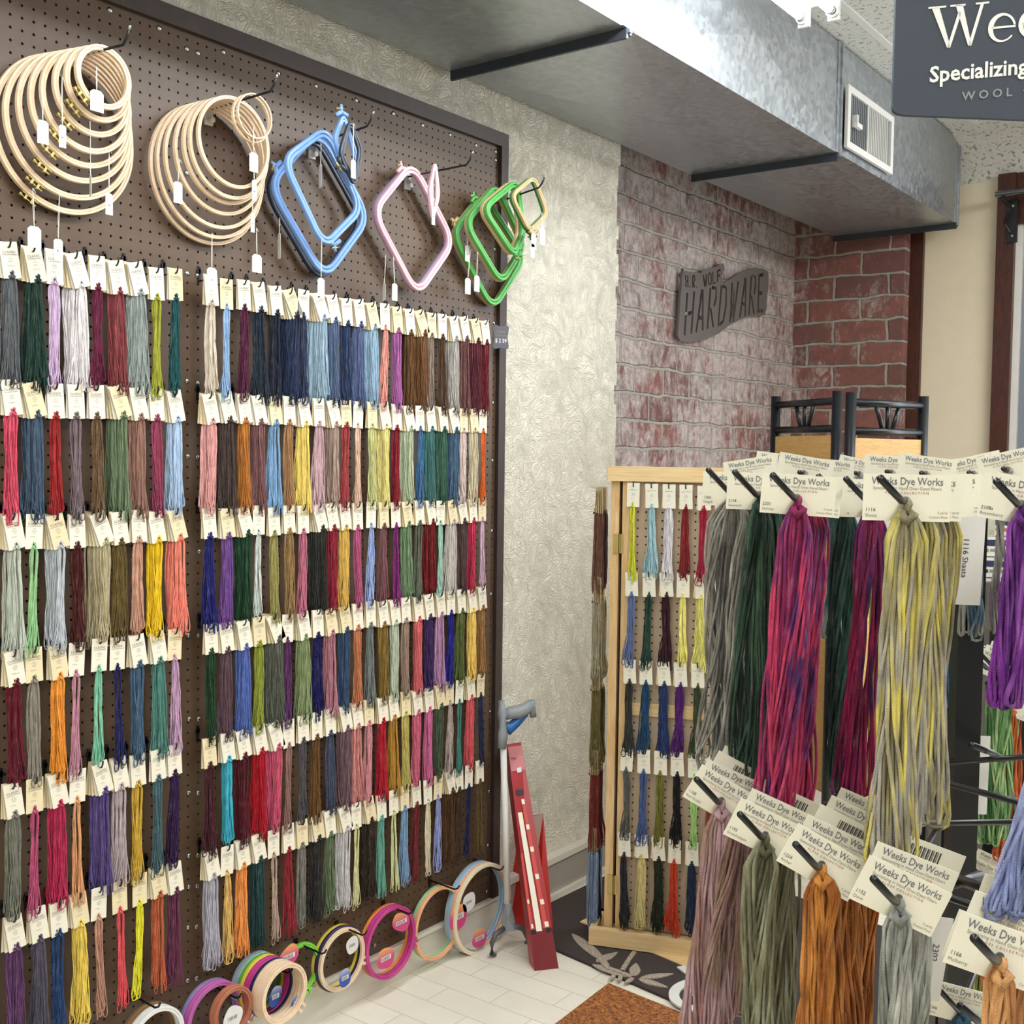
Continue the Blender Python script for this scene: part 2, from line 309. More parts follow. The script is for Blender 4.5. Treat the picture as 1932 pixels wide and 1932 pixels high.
# ------------------------------------------------------------------ floss skeins
def skein_geo(seed, L, W, loops, r, sides=4, segs=11, flare=1.35, twist=0., depth=.6, dL=.07, wav=.12, knot=.22, clumps=4):
    rg = np.random.RandomState(seed); V = []; Fc = []; base = 0
    cph = rg.uniform(0, 6.28, clumps); ctw = rg.uniform(2.5, 6, clumps)*rg.choice([-1, 1], clumps); ca = np.linspace(-.62, .62, clumps) if clumps > 1 else np.zeros(1); cb = rg.uniform(-.4, .4, clumps)
    for i in range(loops):
        cl = i % clumps; a1, b1, a2, b2 = rg.uniform(-1, 1, 4)
        Li = L*(1-rg.uniform(0, dL)); ph = rg.uniform(0, 6.28, 4); fl = flare*rg.uniform(.75, 1.15)
        t = np.linspace(0, 1, segs)
        def leg(a, b, p1, p2, k):
            w = knot+(1-knot)*np.clip(t/.09, 0, 1)**.6; w = w*(1+(fl-1)*np.clip((t-.45)/.55, 0, 1)**1.6)
            rad = (.40+.30*np.clip((t-.55)/.45, 0, 1)**1.5); an_ = ctw[cl]*t; cc, s2 = np.cos(an_), np.sin(an_); u = (a*cc-b*s2)*rad; v_ = (a*s2+b*cc)*rad
            cx = ca[cl]+.16*np.sin(t*5+cph[cl]); q_ = np.clip(t*5, 0, 1)
            x = (cx+u)*w+wav*.45*np.sin(t*(9+3*k)+p1)*q_+wav*.3*np.sin(t*23+p2)*q_; y = (cb[cl]+v_)*w+wav*.4*np.cos(t*11+p2)
            c, s_ = np.cos(twist*t), np.sin(twist*t)
            return np.stack([(x*c-y*s_)*W/2, (x*s_+y*c)*W/2*depth, -t*Li*.965], 1)
        A = leg(a1, b1, ph[0], ph[1], rg.rand()); B = leg(a2, b2, ph[2], ph[3], rg.rand())[::-1]
        e0, e1 = A[-1], B[0]; mid = (e0+e1)/2; mid[2] -= .03*Li+abs(e0[0]-e1[0])*.35
        q0 = e0*.7+mid*.3; q0[2] = mid[2]+.006*Li; q1 = e1*.7+mid*.3; q1[2] = mid[2]+.006*Li
        P = np.vstack([A, q0[None], mid[None], q1[None], B]); n = len(P)
        T = np.gradient(P, axis=0); T /= np.linalg.norm(T, axis=1)[:, None]+1e-9
        N1 = np.cross(T, [0, 1, 0.05]); N1 /= np.linalg.norm(N1, axis=1)[:, None]+1e-9; N2 = np.cross(T, N1)
        an = np.arange(sides)*2*math.pi/sides
        ring = P[:, None]+r*(N1[:, None]*np.cos(an)[None, :, None]+N2[:, None]*np.sin(an)[None, :, None]); V.append(ring.reshape(-1, 3))
        ii, kk = np.meshgrid(np.arange(n-1), np.arange(sides), indexing='ij'); l = (kk+1) % sides
        Fc.append((base+np.stack([ii*sides+kk, ii*sides+l, (ii+1)*sides+l, (ii+1)*sides+kk], -1)).reshape(-1, 4)); base += n*sides
    return np.vstack(V), np.vstack(Fc)
def knot_geo(W, r):     # the tied loop that passes through the card's lower hole
    mb = MB(); mb.tube([(0, .002, .0), (-.25*W, -.004, -.004), (0, -.006, -.009), (.25*W, -.004, -.004), (0, .002, .0)], r*2.2, None, 6)
    mb.tube([(0, 0, .007), (0, -.003, .004), (0, -.003, -.006)], r*2.3, None, 6); return np.array(mb.v), mb.f
def quad_mesh(name, V, F, mat, col=None):
    me = bpy.data.meshes.new(name); me.from_pydata(V.tolist() if hasattr(V, 'tolist') else V, [], F.tolist() if hasattr(F, 'tolist') else F)
    me.materials.append(mat); me.polygons.foreach_set('use_smooth', [True]*len(me.polygons))
    if col is not None:
        at_ = me.color_attributes.new('Col', 'FLOAT_COLOR', 'POINT'); at_.data.foreach_set('color', np.asarray(col, dtype=np.float32).ravel())
    me.update(); return me
NV = 7; SK = []; SKM = []
for k in range(NV):
    V, F = skein_geo(k, .222*(1+.02*(k % 4)), .0170+.0014*(k % 3), 12, .00135, 4, 14, 1.45+.16*(k % 3), twist=(-1)**k*(.4+.5*(k % 3)), dL=.13, wav=.18, clumps=2+k % 3)
    KV, KF = knot_geo(.012, .001); n0 = len(V); F = [tuple(f) for f in F.tolist()]+[tuple(n0+a for a in f) for f in KF]; V = np.vstack([V, KV])
    SK.append((V, F)); SKM.append(quad_mesh('threads', V, F, M['thread']))
CW, CH = .038, .072
def card_poly(w, h, hole, top):       # card outline with open hook slot approximated by a small octagon cut is skipped; plain card
    return [(-w/2, top), (w/2, top), (w/2, top-h), (-w/2, top-h)]
def card_mesh(style, seed, mat):
    rg = random.Random(seed); m = MB(); top = .011
    fn = lambda u, v, w: (u, w, v)
    m.prism(card_poly(CW, CH, 0, top)[::-1], .0006, mat, fn)
    T = lambda x0, z0: (lambda x, y: (x0+x, -.0003, z0+y))
    if style == 0:
        m.glyphs('CLASSIC', .0068, M['ink'], T(0, -.0115), 'CENTER', 0., 1.15); m.glyphs('COLORWORKS', .0034, M['ink'], T(0, -.0155), 'CENTER', 0., 1.3)
    else:
        m.glyphs(['The Gentle Art', 'Simply Shaker', 'Sampler Threads'][seed % 3], .0042, M['ink'], T(0, -.011), 'CENTER')
    for k, (wd_, zz) in enumerate([(.006, -.0195), (.012, -.0225), (.010, -.0255), (.008, -.0285)]): m.box((-wd_/2, -.0003, zz), (wd_/2, -.0001, zz+.0006), M['grayink'])
    for k in range(rg.choice([1, 1, 2])):       # handwritten colour name, too small to read
        z0 = -.036-.005*k; pts = [(-.009+.0012*i+.0002*rg.random(), -.0004, z0+rg.uniform(-.0012, .0014)) for i in range(rg.randint(9, 16))]; m.tube(pts, .00022, M['ink'], 3)
    m.tube([(.0022*math.cos(a), -.0004, -.0525+.0026*math.sin(a)) for a in np.linspace(0, 5.6, 7)], .0011, M['black'], 4)
    return m.mesh('card')
CARDS = [card_mesh(0, s, M['cardd'] if s == 3 else M['cardc']) for s in range(4)]; CARDS2 = [card_mesh(1, s, M['cardg']) for s in range(3)]
BACKC = MB().prism(card_poly(CW, CH, 0, .011)[::-1], .0006, M['cardd'], lambda u, v, w: (u, w, v)).mesh('card')
def hook_meshes():
    m = MB(); m.tube([(0, .05, 0), (0, .004, -.001), (0, -.003, .001), (0, -.007, .008), (0, -.008, .016)], .0019, M['black'], 8)
    c = MB(); c.box((-.0028, .043, -.004), (.0028, .049, .034), M['black']); c.tube([(0, .05, .022), (0, .043, .022)], .0065, M['black'], 10)
    return m.mesh('prong', True), c.mesh('clip')
PRONG, CLIP = hook_meshes()
nskein = 0; stuffV = []; stuffF = []; stuffC = []; cardV = []; cardF = []; soff = 0; coff = 0
def add_card_stuff(mw, V4):
    global coff
    for p in V4: cardV.append(tuple(mw@Vector(p)))
    cardF.append((coff, coff+1, coff+2, coff+3)); coff += 4
def hang_skeins(loc, rz, n, hexc, cname, where, spread, scale, group, indiv, cards, rg, swing=0.):
    """n skeins on one hook; the first `indiv` (from the front) are things, the rest go to the uncounted remainder"""
    global nskein, soff
    M0 = Matrix.Translation(Vector([float(a) for a in loc]))@Matrix.Rotation(rz, 4, 'Z')
    Sp = min(spread*(n-1), 46) if n > 1 else 0
    for j in range(n):
        th = math.radians(Sp*.62-Sp*(j/(max(n-1, 1)))+rg.uniform(-1.5, 1.5)+swing)
        if n == 1: th = math.radians(rg.uniform(-3, 3))
        yoff = .0015+.0046*j*(.042/max(.042, .0046*n)); b = .0535*scale
        x, zz = math.sin(th)*b, -math.cos(th)*b
        col = lin(hexc); kf = rg.uniform(.9, 1.12); col = (min(col[0]*kf*1.05, 1), min(col[1]*kf*1.05, 1), min(col[2]*kf*1.05, 1), 1); vi = rg.randrange(NV)
        lean = rg.uniform(-.035, .035)
        if j < indiv:
            ordn = ['', 'second from front of ', 'third from front of '][j]
            lab = f'{cname} floss skein, {ordn}{where}'
            r = empty('floss_skein', M0@Vector((0, yoff, 0)), rz, lab, 'floss skein', group); nskein += 1
            c = link('card', cards[rg.randrange(len(cards))], r, (0, 0, 0), (0, -th, 0)); c.scale = (scale,)*3
            t = link('threads', SKM[vi], r, (x, -.001, zz), (0, lean, 0)); t.scale = (scale,)*3; t.color = col
        else:
            Mt = M0@Matrix.Translation((x, yoff-.001, zz))@Matrix.Rotation(lean, 4, 'Y')@Matrix.Scale(scale, 4)
            V, F = SK[vi]; A = np.array(Mt); Vw = V@A[:3, :3].T+A[:3, 3]; stuffV.append(Vw); stuffF.extend([tuple(soff+a for a in f) for f in F]); soff += len(V)
            stuffC.append(np.tile(np.array(col), (len(V), 1)))
            mw = M0@Matrix.Translation((0, yoff, 0))@Matrix.Rotation(-th, 4, 'Y')@Matrix.Scale(scale, 4)
            add_card_stuff(mw, [(-CW/2, 0, .011), (CW/2, 0, .011), (CW/2, 0, .011-CH), (-CW/2, 0, .011-CH)])
def peg_hook(loc, rz, label, group):
    h = empty('peg_hook', loc, rz, label, 'hook', group); link('prong', PRONG, h); link('clip', CLIP, h)
LEFT = [
'5d6064:slate grey:3 1b3a30:dark green:4 dcbfe0:pale lilac:2 efe9ea:white:6 641537:plum:2 84393d:brick rose:4 a3ada9:silver green:5 999a30:olive yellow:2 0f4f52:teal:2',
'e0546f:hot pink:3 44596f:slate blue:5 9b2022:red:2 75646a:mauve grey:2 72593f:brown:2 6d7f60:sage green:6 9a7264:rosy brown:4 8f3a55:wine rose:2 b3cbe8:light blue:4',
'c0c7ba:pale grey green:4 9fd297:light green:1 bfc5cc:silver:5 4a1513:dark red:2 bfb28f:beige:7 6b572b:olive brown:3 d3a289:peach tan:2 f4cb1e:bright yellow:4 f08b78:coral:5',
'680f26:maroon:3 978f84:taupe:2 f39f3c:orange:3 b98496:dusty pink:1 7fc1a3:mint:1 181c58:navy:1 46627e:steel blue:3 52877d:sea green:3 d3acce:orchid pink:1',
'7d7e72:stone grey:3 b84e77:rose pink:1 bf2c57:raspberry:4 eaaa78:peach:1 5f4d8a:purple:5 bdadb2:pale mauve:3 d2ab40:gold:2 50707a:dusty teal:2 331646:dark purple:2',
'68406f:violet:3 565162:slate violet:3 1f4070:deep blue:2 f2d261:soft yellow:3 c4947f:tan pink:1 da525a:coral red:1 f0ea3a:lemon yellow:1 c06340:rust:3 6a304e:plum wine:3']
RIGHT = [
'e0d2bf:cream:2 98b8dd:light blue:1 561439:plum:2 1f2a3a:blue black:3 161c30:navy black:3 1e2c4c:navy:9 2c3350:dusk navy:1 a9c3d6:pale blue:8 5d6f90:slate blue:5 243658:dark blue:3 56648a:slate lavender:4 9dbbd3:powder blue:6 e0988c:coral pink:1 ad64a3:orchid:3 63401f:brown:3 6d4623:chestnut:9 8b7a6c:taupe:2 553a25:dark brown:2 aea8a2:light grey:5 6a4340:mauve brown:5 5b1f2b:burgundy:6 6a161f:dark red:4',
'eaaba8:pale pink:4 4a3b35:dark brown:5 b87430:ochre:3 82595a:mauve brown:4 86add3:sky blue:3 a97f58:tan:2 f2d873:yellow:4 d8b4bc:shell pink:2 b0978a:rose taupe:6 a33d41:brick red:2 e6c2ac:peach:1 d7d997:pale lime:2 ecdf90:butter yellow:5 8a1226:crimson:2 bdc8a8:pale sage:5 41709d:blue:1 487b78:teal:4 3c6551:dark green:4 44607a:slate blue:6 e4cdc6:blush:2 d8caaa:cream:3 de6620:orange:1',
'181a6c:royal navy:2 774d96:purple:3 1c432b:dark green:6 d8dfdb:pale grey:1 a0985a:olive tan:2 a08152:tan:2 c8778e:pink:2 30302c:charcoal:6 981f38:crimson:4 e0b85e:gold:3 c05f88:mauve pink:2 9db0de:periwinkle:1 805258:mauve brown:2 7c1a72:magenta purple:1 708a68:sage:4 5e6354:grey olive:2 72141b:dark red:5 aad3c3:mint:1 c2bbb4:light grey:4 523f3f:dark taupe:5 b62e4d:cherry red:3 d3b0c6:lilac:1',
'1f4126:dark green:2 5f4650:dark mauve:3 536ab0:blue:4 8e9634:olive:2 5c6054:moss grey:7 5c2b63:purple:1 87966a:sage:4 0f125a:navy:2 b47a88:old rose:4 385072:slate blue:4 c47b58:terracotta:2 727a78:grey:2 8f7334:bronze:3 c0c8b3:pale grey green:3 a18979:taupe:2 e06f74:coral:3 3b2258:dark purple:3 b588ae:orchid:3 1c1c7a:ink blue:2 5e6934:olive green:3 ecc968:yellow:3 976d3f:tan brown:3',
'451824:dark maroon:2 42b0c8:aqua:3 561222:dark wine:4 b41024:red:4 d05a78:rose pink:6 96716a:taupe pink:1 565257:charcoal:2 684620:brown:2 454c63:slate:2 745860:mauve brown:5 cf8985:dusty pink:3 d8929a:pink:2 b2162c:crimson:3 b5862f:golden brown:3 cabb6c:khaki:2 d66b88:pink:3 cc6d98:mauve pink:3 4b5743:dark sage:4 b9aba6:light grey:1 448075:teal:1 d55a62:coral red:3 1d2448:navy:1',
'b9b6c4:lilac grey:4 e2ba70:honey:1 f09a50:orange:3 1f4142:dark teal:4 b0988a:tan pink:1 93222f:crimson:2 85837c:grey:2 2c2a2b:charcoal black:4 657457:sage:3 d2cfd0:silver:5 dcd7a4:pale straw:1 30251c:dark brown:5 68a693:sea green:2 dadda3:pale lime:1 7fa0c2:light blue:2 6b2026:brick:2 dbd1b2:cream:1 959fd2:periwinkle:1 4f341a:brown:6 3e2c1c:dark umber:2 141b48:navy:1 5a4822:bronze:2']
RZ = [1.951, 1.678, 1.405, 1.130, .857, .583]; rown = ['top', 'second', 'third', 'fourth', 'fifth', 'bottom']
ordw = ['first', 'second', 'third', 'fourth', 'fifth', 'sixth', 'seventh', 'eighth', 'ninth', 'tenth', '11th', '12th', '13th', '14th', '15th', '16th', '17th', '18th', '19th', '20th', '21st', '22nd']
HP = math.pi/2; rg = random.Random(11); jobs = []
for side, D, y0, dy in (('left', LEFT, 1.2315, .0494), ('right', RIGHT, 1.7265, .04945)):
    for ri, row in enumerate(D):
        k = 0
        for it in re.findall(r'([0-9a-f]{6}):([a-z ]+):(\d)', row):
            hx, cn, n = it[0], it[1], int(it[2]); y = y0+dy*k+rg.uniform(-.003, .003); z = RZ[ri]+rg.uniform(-.003, .003)
            jobs.append((side, ri, k, y, z, hx, cn, n)); k += 1
budget = 300-len(jobs)-22
for side, ri, k, y, z, hx, cn, n in jobs:
    where = f'{ordw[k]} hook, {rown[ri]} row, {side} panel'
    iv = 1
    if n > 1 and budget > 0 and side == 'left': iv = 2; budget -= 1
    if n > 2 and budget > 0 and side == 'right' and k < 8: iv = 2; budget -= 1
    hang_skeins((.047, y, z), HP, n, hx, cn, where, 5.2, 1.0, 'floss skeins on the pegboard', iv, CARDS, rg, 2 if n > 2 else 0)
    peg_hook((.047, y, z), HP, f'black peg hook holding {cn} floss, {where}', 'peg hooks on the pegboard')
# ------------------------------------------------------------------ hoops
def brass_clasp(par, c, ang, R, x):
    m = MB(); mat = Matrix.Translation(Vector(c))@Matrix.Rotation(ang, 4, 'X')
    for lo, hi in (((-.004, -.010, R+.002), (.004, -.005, R+.013)), ((-.004, .005, R+.002), (.004, .010, R+.013)), ((-.004, -.02, R+.001), (.004, .02, R+.003))): m.box(lo, hi, M['brass'], mat)
    cl = m.build('screw_clasp', par); m = MB()
    m.tube([mat@Vector((0, -.02, R+.009)), mat@Vector((0, .016, R+.009))], .0016, M['brass'], 8); m.tube([mat@Vector((0, .0165, R+.009)), mat@Vector((0, .022, R+.009))], .0045, M['brass'], 10)
    m.build('thumb_screw', cl)
def round_hoop(x, y, z, R, label, cat, group, mat, wd_=.0075, th=.0045, two=True, ang=None, clasp='brass', tilt=0):
    t = empty('embroidery_hoop', (x, y, z-R), 0, label, cat, group); t.rotation_euler = (0, tilt, 0)
    N = 96; circ = lambda r: [(0, r*math.cos(a), R+r*math.sin(a)) for a in np.linspace(0, 2*math.pi, N, endpoint=False)]
    c_ = th*.16; pf = [(-th/2, -wd_/2), (th/2, -wd_/2), (th/2, wd_/2-c_), (th/2-c_, wd_/2), (-th/2+c_, wd_/2), (-th/2, wd_/2-c_)]
    MB().profile(circ(R-th/2), pf, mat, (1, 0, 0)).build('outer_ring', t)
    if two: MB().profile(circ(R-th*1.56), [(u, w*.86) for u, w in pf], mat, (1, 0, 0)).build('inner_ring', t)
    if ang is not None:
        if clasp == 'brass': brass_clasp(t, (0, 0, R), ang, R, x)
        else:
            m = MB(); mm = Matrix.Translation((0, 0, R))@Matrix.Rotation(ang, 4, 'X')
            m.box((-.005, -.012, R-.001), (.005, -.004, R+.014), mat, mm).box((-.005, .004, R-.001), (.005, .012, R+.014), mat, mm); m.tube([mm@Vector((0, -.018, R+.008)), mm@Vector((0, .018, R+.008))], .002, M['chrome'], 8)
            m.build('screw_clasp', t)
    return t
def long_peg(y, z0, z1, L, label, x0=0., mat=None):
    t = empty('display_hook', (x0, y, z0), 0, label, 'hook'); mat = mat or M['darkmetal']
    MB().tube([(0, 0, 0), (L, 0, z1-z0), (L+.012, 0, z1-z0+.012), (L+.02, 0, z1-z0+.026)], .0028, mat, 10).build('shaft', t, True)
    MB().tube([(L+.0195, 0, z1-z0+.0252), (L+.0225, 0, z1-z0+.034)], .0034, M['chrome'], 10).build('tip', t, True)
    MB().box((0, -.012, -.035), (.005, .012, .01), M['white']).tube([(.004, 0, -.025), (.02, 0, -.025)], .007, M['white'], 10).build('clip', t)
    return t
HOOKS = [((130, 118), (228, 50), .24), ((398, 210), (515, 145), .24), ((590, 275), (700, 215), .22), ((770, 335), (888, 290), .24), ((920, 390), (1025, 335), .22)]
hl = ['holding the big nest of wooden hoops', 'holding the second nest of wooden hoops', 'holding blue square hoops', 'holding pink square hoops', 'holding green square hoops']
HK = []
for (b, t_, L), l in zip(HOOKS, hl):
    p = onx(b[0], b[1], 0); q = onx(t_[0], t_[1], L); HK.append((p, q, L)); long_peg((p[1]+q[1])/2, p[2], q[2]-.026, L-.02, 'long grey metal hook '+l+' on the pegboard')
def peg_at(i, x): p, q, L = HK[i]; s_ = x/L; return (p[1]+q[1])/2, p[2]+(q[2]-.02-p[2])*s_
bt = [(156, 410), (162, 382), (174, 351), (180, 322), (180, 293), (180, 259), (180, 229), (174, 200)]
nm = ['largest', 'second largest', 'third largest', 'fourth largest', 'fifth largest', 'third smallest', 'second smallest', 'smallest']
for k, b in enumerate(bt):
    x = .016+.0195*k; y, zt = peg_at(0, x); zb = onx(b[0], b[1], x)[2]; R = (zt+.004-zb)/2
    round_hoop(x, y, zb+R, R, f'{nm[k]} wooden embroidery hoop with brass screw in the far left nest', 'embroidery hoop', 'wooden hoops in the far left nest', M['hoop'], .009, .0056, True, math.radians(150-2*k))
bt = [(420, 467), (426, 455), (429, 436), (432, 409), (435, 388), (438, 377), (440, 355)]; nm = nm[:5]+['second smallest', 'smallest']
for k, b in enumerate(bt):
    x = .014+.016*k; y, zt = peg_at(1, x); zb = onx(b[0], b[1], x)[2]; R = (zt+.004-zb)/2
    round_hoop(x, y-.012, zb+R, R, f'{nm[k]} plain thin wooden hoop in the second nest from left', 'embroidery hoop', 'thin wooden hoops in the second nest', M['hoop'], .0085, .0040, True)
for k, b in enumerate([(466, 267), (461, 256)]):
    x = .15+.012*k; y, zt = peg_at(1, x); zb = onx(b[0], b[1], x)[2]; R = (zt+.004-zb)/2
    round_hoop(x, y+.004, zb+R, R, ['small wooden hoop, back one of the overlapping pair at the hook tip', 'small wooden hoop, front one of the overlapping pair at the hook tip'][k], 'embroidery hoop', 'small wooden hoop pair', M['hoop'], .007, .0036, False)
def rounded(pts, rad=.3, n=6):
    out = []; P = [np.array(p, float) for p in pts]; N = len(P)
    for i in range(N):
        a = P[i]+(P[i-1]-P[i])*rad; b = P[i]+(P[(i+1) % N]-P[i])*rad
        for t in np.linspace(0, 1, n): out.append((1-t)**2*a+2*t*(1-t)*P[i]+t*t*b)
    return out
def square_hoop(x, corners, mat, label, group, wd_=.011, th=.0092, clasp=None, inner=None):
    P = [onx(a, b, x) for a, b in corners]; base = min(P, key=lambda p: p[2]); path = [p-base for p in rounded(P, .24, 8)]
    t = empty('square_embroidery_hoop', base, 0, label, 'embroidery hoop', group)
    c_ = th*.2; pf = [(-th/2, -wd_/2), (th/2, -wd_/2), (th/2, wd_/2-c_), (th/2-c_, wd_/2), (-th/2+c_, wd_/2), (-th/2, wd_/2-c_)]
    c = sum(path)/len(path)
    MB().profile(path, pf, mat, (1, 0, 0)).build('outer_frame', t)
    MB().profile([c+(p-c)*(1-th*1.12/np.linalg.norm(p-c)) for p in path], [(u*.9, w*.82) for u, w in pf], inner or mat, (1, 0, 0)).build('inner_frame', t)
    if clasp:
        p = onx(clasp[0], clasp[1], x)-base; p = min(path, key=lambda q: np.linalg.norm(q-p)); d = (p-c)/np.linalg.norm(p-c); p = p+d*.009; e = np.array((0, -d[2], d[1])); m = MB()
        m.tube([p-e*.018-d*.004, p+e*.002+d*.004], .0055, mat, 8); m.tube([p+e*.022-d*.004, p+e*.002+d*.004], .0055, mat, 8); m.tube([p-e*.012+d*.012, p+e*.018+d*.012], .003, M['brass'], 8); m.tube([p+d*.002, p+d*.022], .004, mat, 8)
        m.build('clasp', t, True)
    return t
blue, navyp, blackp = plain('#7fa9e8', .38), plain('#26364f', .4), plain('#2a3440', .4); pink, lil = plain('#efbecb', .38), plain('#c3aede', .4); grn, dgrn, tan = plain('#5cae58', .38), plain('#3a7d42', .4), plain('#cbae7f', .45)
gB = 'square plastic hoops on the third hook'
sh = lambda c, dx, dy: [(a+dx, b+dy) for a, b in c]
Bb = [(602, 240), (504, 345), (612, 530), (698, 412)]; B2 = [(616, 238), (531, 300), (611, 470), (684, 396)]
square_hoop(.02, sh(Bb, -9, 7), navyp, 'dark navy square hoop hanging behind the big light blue one', gB)
square_hoop(.055, Bb, blue, 'big light blue square plastic embroidery hoop', gB, clasp=(531, 285))
square_hoop(.095, B2, blue, 'smaller light blue square hoop in front of the big one', gB, clasp=(651, 447))
square_hoop(.15, [(648, 214), (629, 262), (662, 356), (676, 305)], blue, 'small light blue hoop turned edgewise near the hook tip', gB, .008, .007, clasp=(647, 225))
square_hoop(.17, [(660, 226), (640, 290), (669, 352), (683, 285)], blackp, 'small black square hoop turned edgewise near the hook tip', gB, .008, .007, clasp=(647, 320))
gP = 'square plastic hoops on the fourth hook'; Pk = [(778, 303), (701, 398), (787, 561), (858, 458)]
square_hoop(.03, sh(Pk, -4, 0), lil, 'lilac square hoop hanging behind the big pink one', gP)
square_hoop(.05, Pk, pink, 'big pale pink square plastic embroidery hoop', gP, clasp=(738, 335))
square_hoop(.14, [(821, 304), (809, 360), (816, 415), (828, 368)], pink, 'small pale pink hoop turned edgewise on the fourth hook', gP, .008, .007)
gG = 'square plastic hoops on the fifth hook'
G1 = [(912, 362), (852, 440), (930, 588), (992, 486)]; G2 = [(937, 345), (876, 420), (946, 538), (992, 462)]; G3 = [(976, 337), (910, 392), (970, 484), (990, 440)]; G4 = [(1008, 331), (964, 368), (999, 439), (1034, 404)]
square_hoop(.018, sh(G1, -4, 2), tan, 'tan square hoop behind the biggest green one', gG, clasp=(868, 394)); square_hoop(.035, G1, grn, 'biggest green square plastic hoop', gG, clasp=(890, 375))
square_hoop(.065, sh(G2, -4, 2), tan, 'tan square hoop behind the second green one', gG); square_hoop(.08, G2, grn, 'second biggest green square plastic hoop', gG)
square_hoop(.11, sh(G3, -8, 1), tan, 'tan square hoop behind the third green one', gG); square_hoop(.125, G3, grn, 'third biggest green square plastic hoop', gG, clasp=(989, 478))
square_hoop(.16, sh(G4, -5, 1), dgrn, 'small green square hoop behind the front tan one', gG, .008, .006, clasp=(1003, 445)); square_hoop(.175, G4, tan, 'small tan square hoop at the tip of the fifth hook', gG, .008, .006, clasp=(1008, 440))
# price tags on strings: (string top px, tag top px, depth, w, h, turn)
TG = [((182, 125), (183, 170), .16, 27, 40, 0), ((117, 145), (118, 236), .15, 14, 42, 1), ((80, 165), (81, 227), .13, 22, 44, 0), ((206, 282), (206, 365), .09, 15, 40, 1), ((170, 228), (171, 330), .14, 4, 40, 1), ((62, 355), (65, 427), .09, 26, 40, 0), ((112, 365), (110, 451), .09, 18, 40, 1),
      ((478, 240), (479, 288), .17, 20, 36, 0), ((339, 300), (336, 343), .08, 19, 40, 0), ((479, 310), (480, 340), .12, 11, 38, 1), ((476, 365), (477, 402), .12, 9, 36, 1), ((484, 430), (485, 480), .10, 22, 34, 0), ((400, 440), (400, 505), .09, 22, 42, 1),
      ((606, 268), (605, 310), .10, 4, 44, 1), ((667, 232), (667, 302), .18, 12, 34, 0), ((528, 410), (527, 440), .05, 5, 48, 1), ((607, 450), (606, 525), .11, 17, 34, 0), ((817, 345), (818, 390), .15, 9, 34, 1), ((728, 480), (725, 535), .06, 7, 32, 1), ((742, 485), (745, 535), .06, 14, 32, 0),
      ((880, 405), (882, 463), .05, 12, 30, 1), ((888, 470), (883, 525), .05, 16, 30, 0), ((901, 475), (900, 520), .09, 15, 30, 0), ((1005, 425), (1007, 440), .18, 14, 26, 0), ((1022, 400), (1024, 432), .19, 16, 30, 0), ((1005, 450), (1005, 460), .18, 13, 26, 0)]
near = ['inside the smallest wooden hoop of the far left nest', 'hanging inside the far left hoop nest, turned sideways', 'hanging left inside the far left hoop nest', 'at the right side of the far left hoop nest', 'edge-on in the middle of the far left nest', 'below the brass screw of the largest far left hoop', 'below the far left nest, right of another tag',
        'below the small hoop pair', 'at the left of the second hoop nest', 'narrow, below the tag of the small hoop pair', 'narrow, lowest at the right of the second nest', 'below right of the second hoop nest', 'below the second hoop nest, over the floss cards',
        'edge-on inside the smaller blue hoop', 'inside the small black hoop', 'edge-on left of the blue hoops', 'below the smaller blue square hoop', 'on the edgewise small pink hoop', 'narrow, under the pink hoop, left one', 'under the pink hoop, right one',
        'grey, left inside the green hoops', 'below the left side of the green hoops, left one', 'below the left side of the green hoops, right one', 'under the small tan square hoop', 'rightmost, against the plaster wall', 'lowest under the small tan hoop']
for (s0, t0, x, wp, hp, grey), l in zip(TG, near):
    a = onx(s0[0], s0[1], x); b = onx(t0[0], t0[1], x); Z = float((b-CAM)@_F); k = Z/FPX; w_, h_ = wp*k*1.05, hp*k
    t = empty('price_tag', b, HP if wp > 8 else HP+1.2, f'white paper price tag on string, {l}', 'price tag', 'price tags tied to the hoops')
    if wp <= 8: w_ = .018
    c = w_*.22; MB().prism([(-w_/2, -c*.9), (-w_/2+c, 0), (w_/2-c, 0), (w_/2, -c*.9), (w_/2, -h_), (-w_/2, -h_)], .0007, M['white'], lambda u, v, w: (u, w, v)).build('paper', t)
    if grey:
        m = MB(); m.glyphs('$', .0075, M['grayink'], lambda u, v: (u-.004, -.0004, v-h_*.6)); m.box((-.001, -.0005, -h_*.55), (.004, -.0001, -h_*.53), M['grayink']); m.build('writing', t)
    d = Matrix.Rotation(-t.rotation_euler[2], 3, 'Z')@Vector((a-b).tolist())
    MB().tube([(0, 0, -.002), d*.5+Vector((.0008, 0, 0)), d], .0006, M['string'], 5).tube([(0, .001, -.002), d*.5-Vector((.0015, 0, 0)), d], .0006, M['string'], 5).tube([d, d+Vector((.006, 0, -.008))], .0006, M['string'], 4).build('string', t)
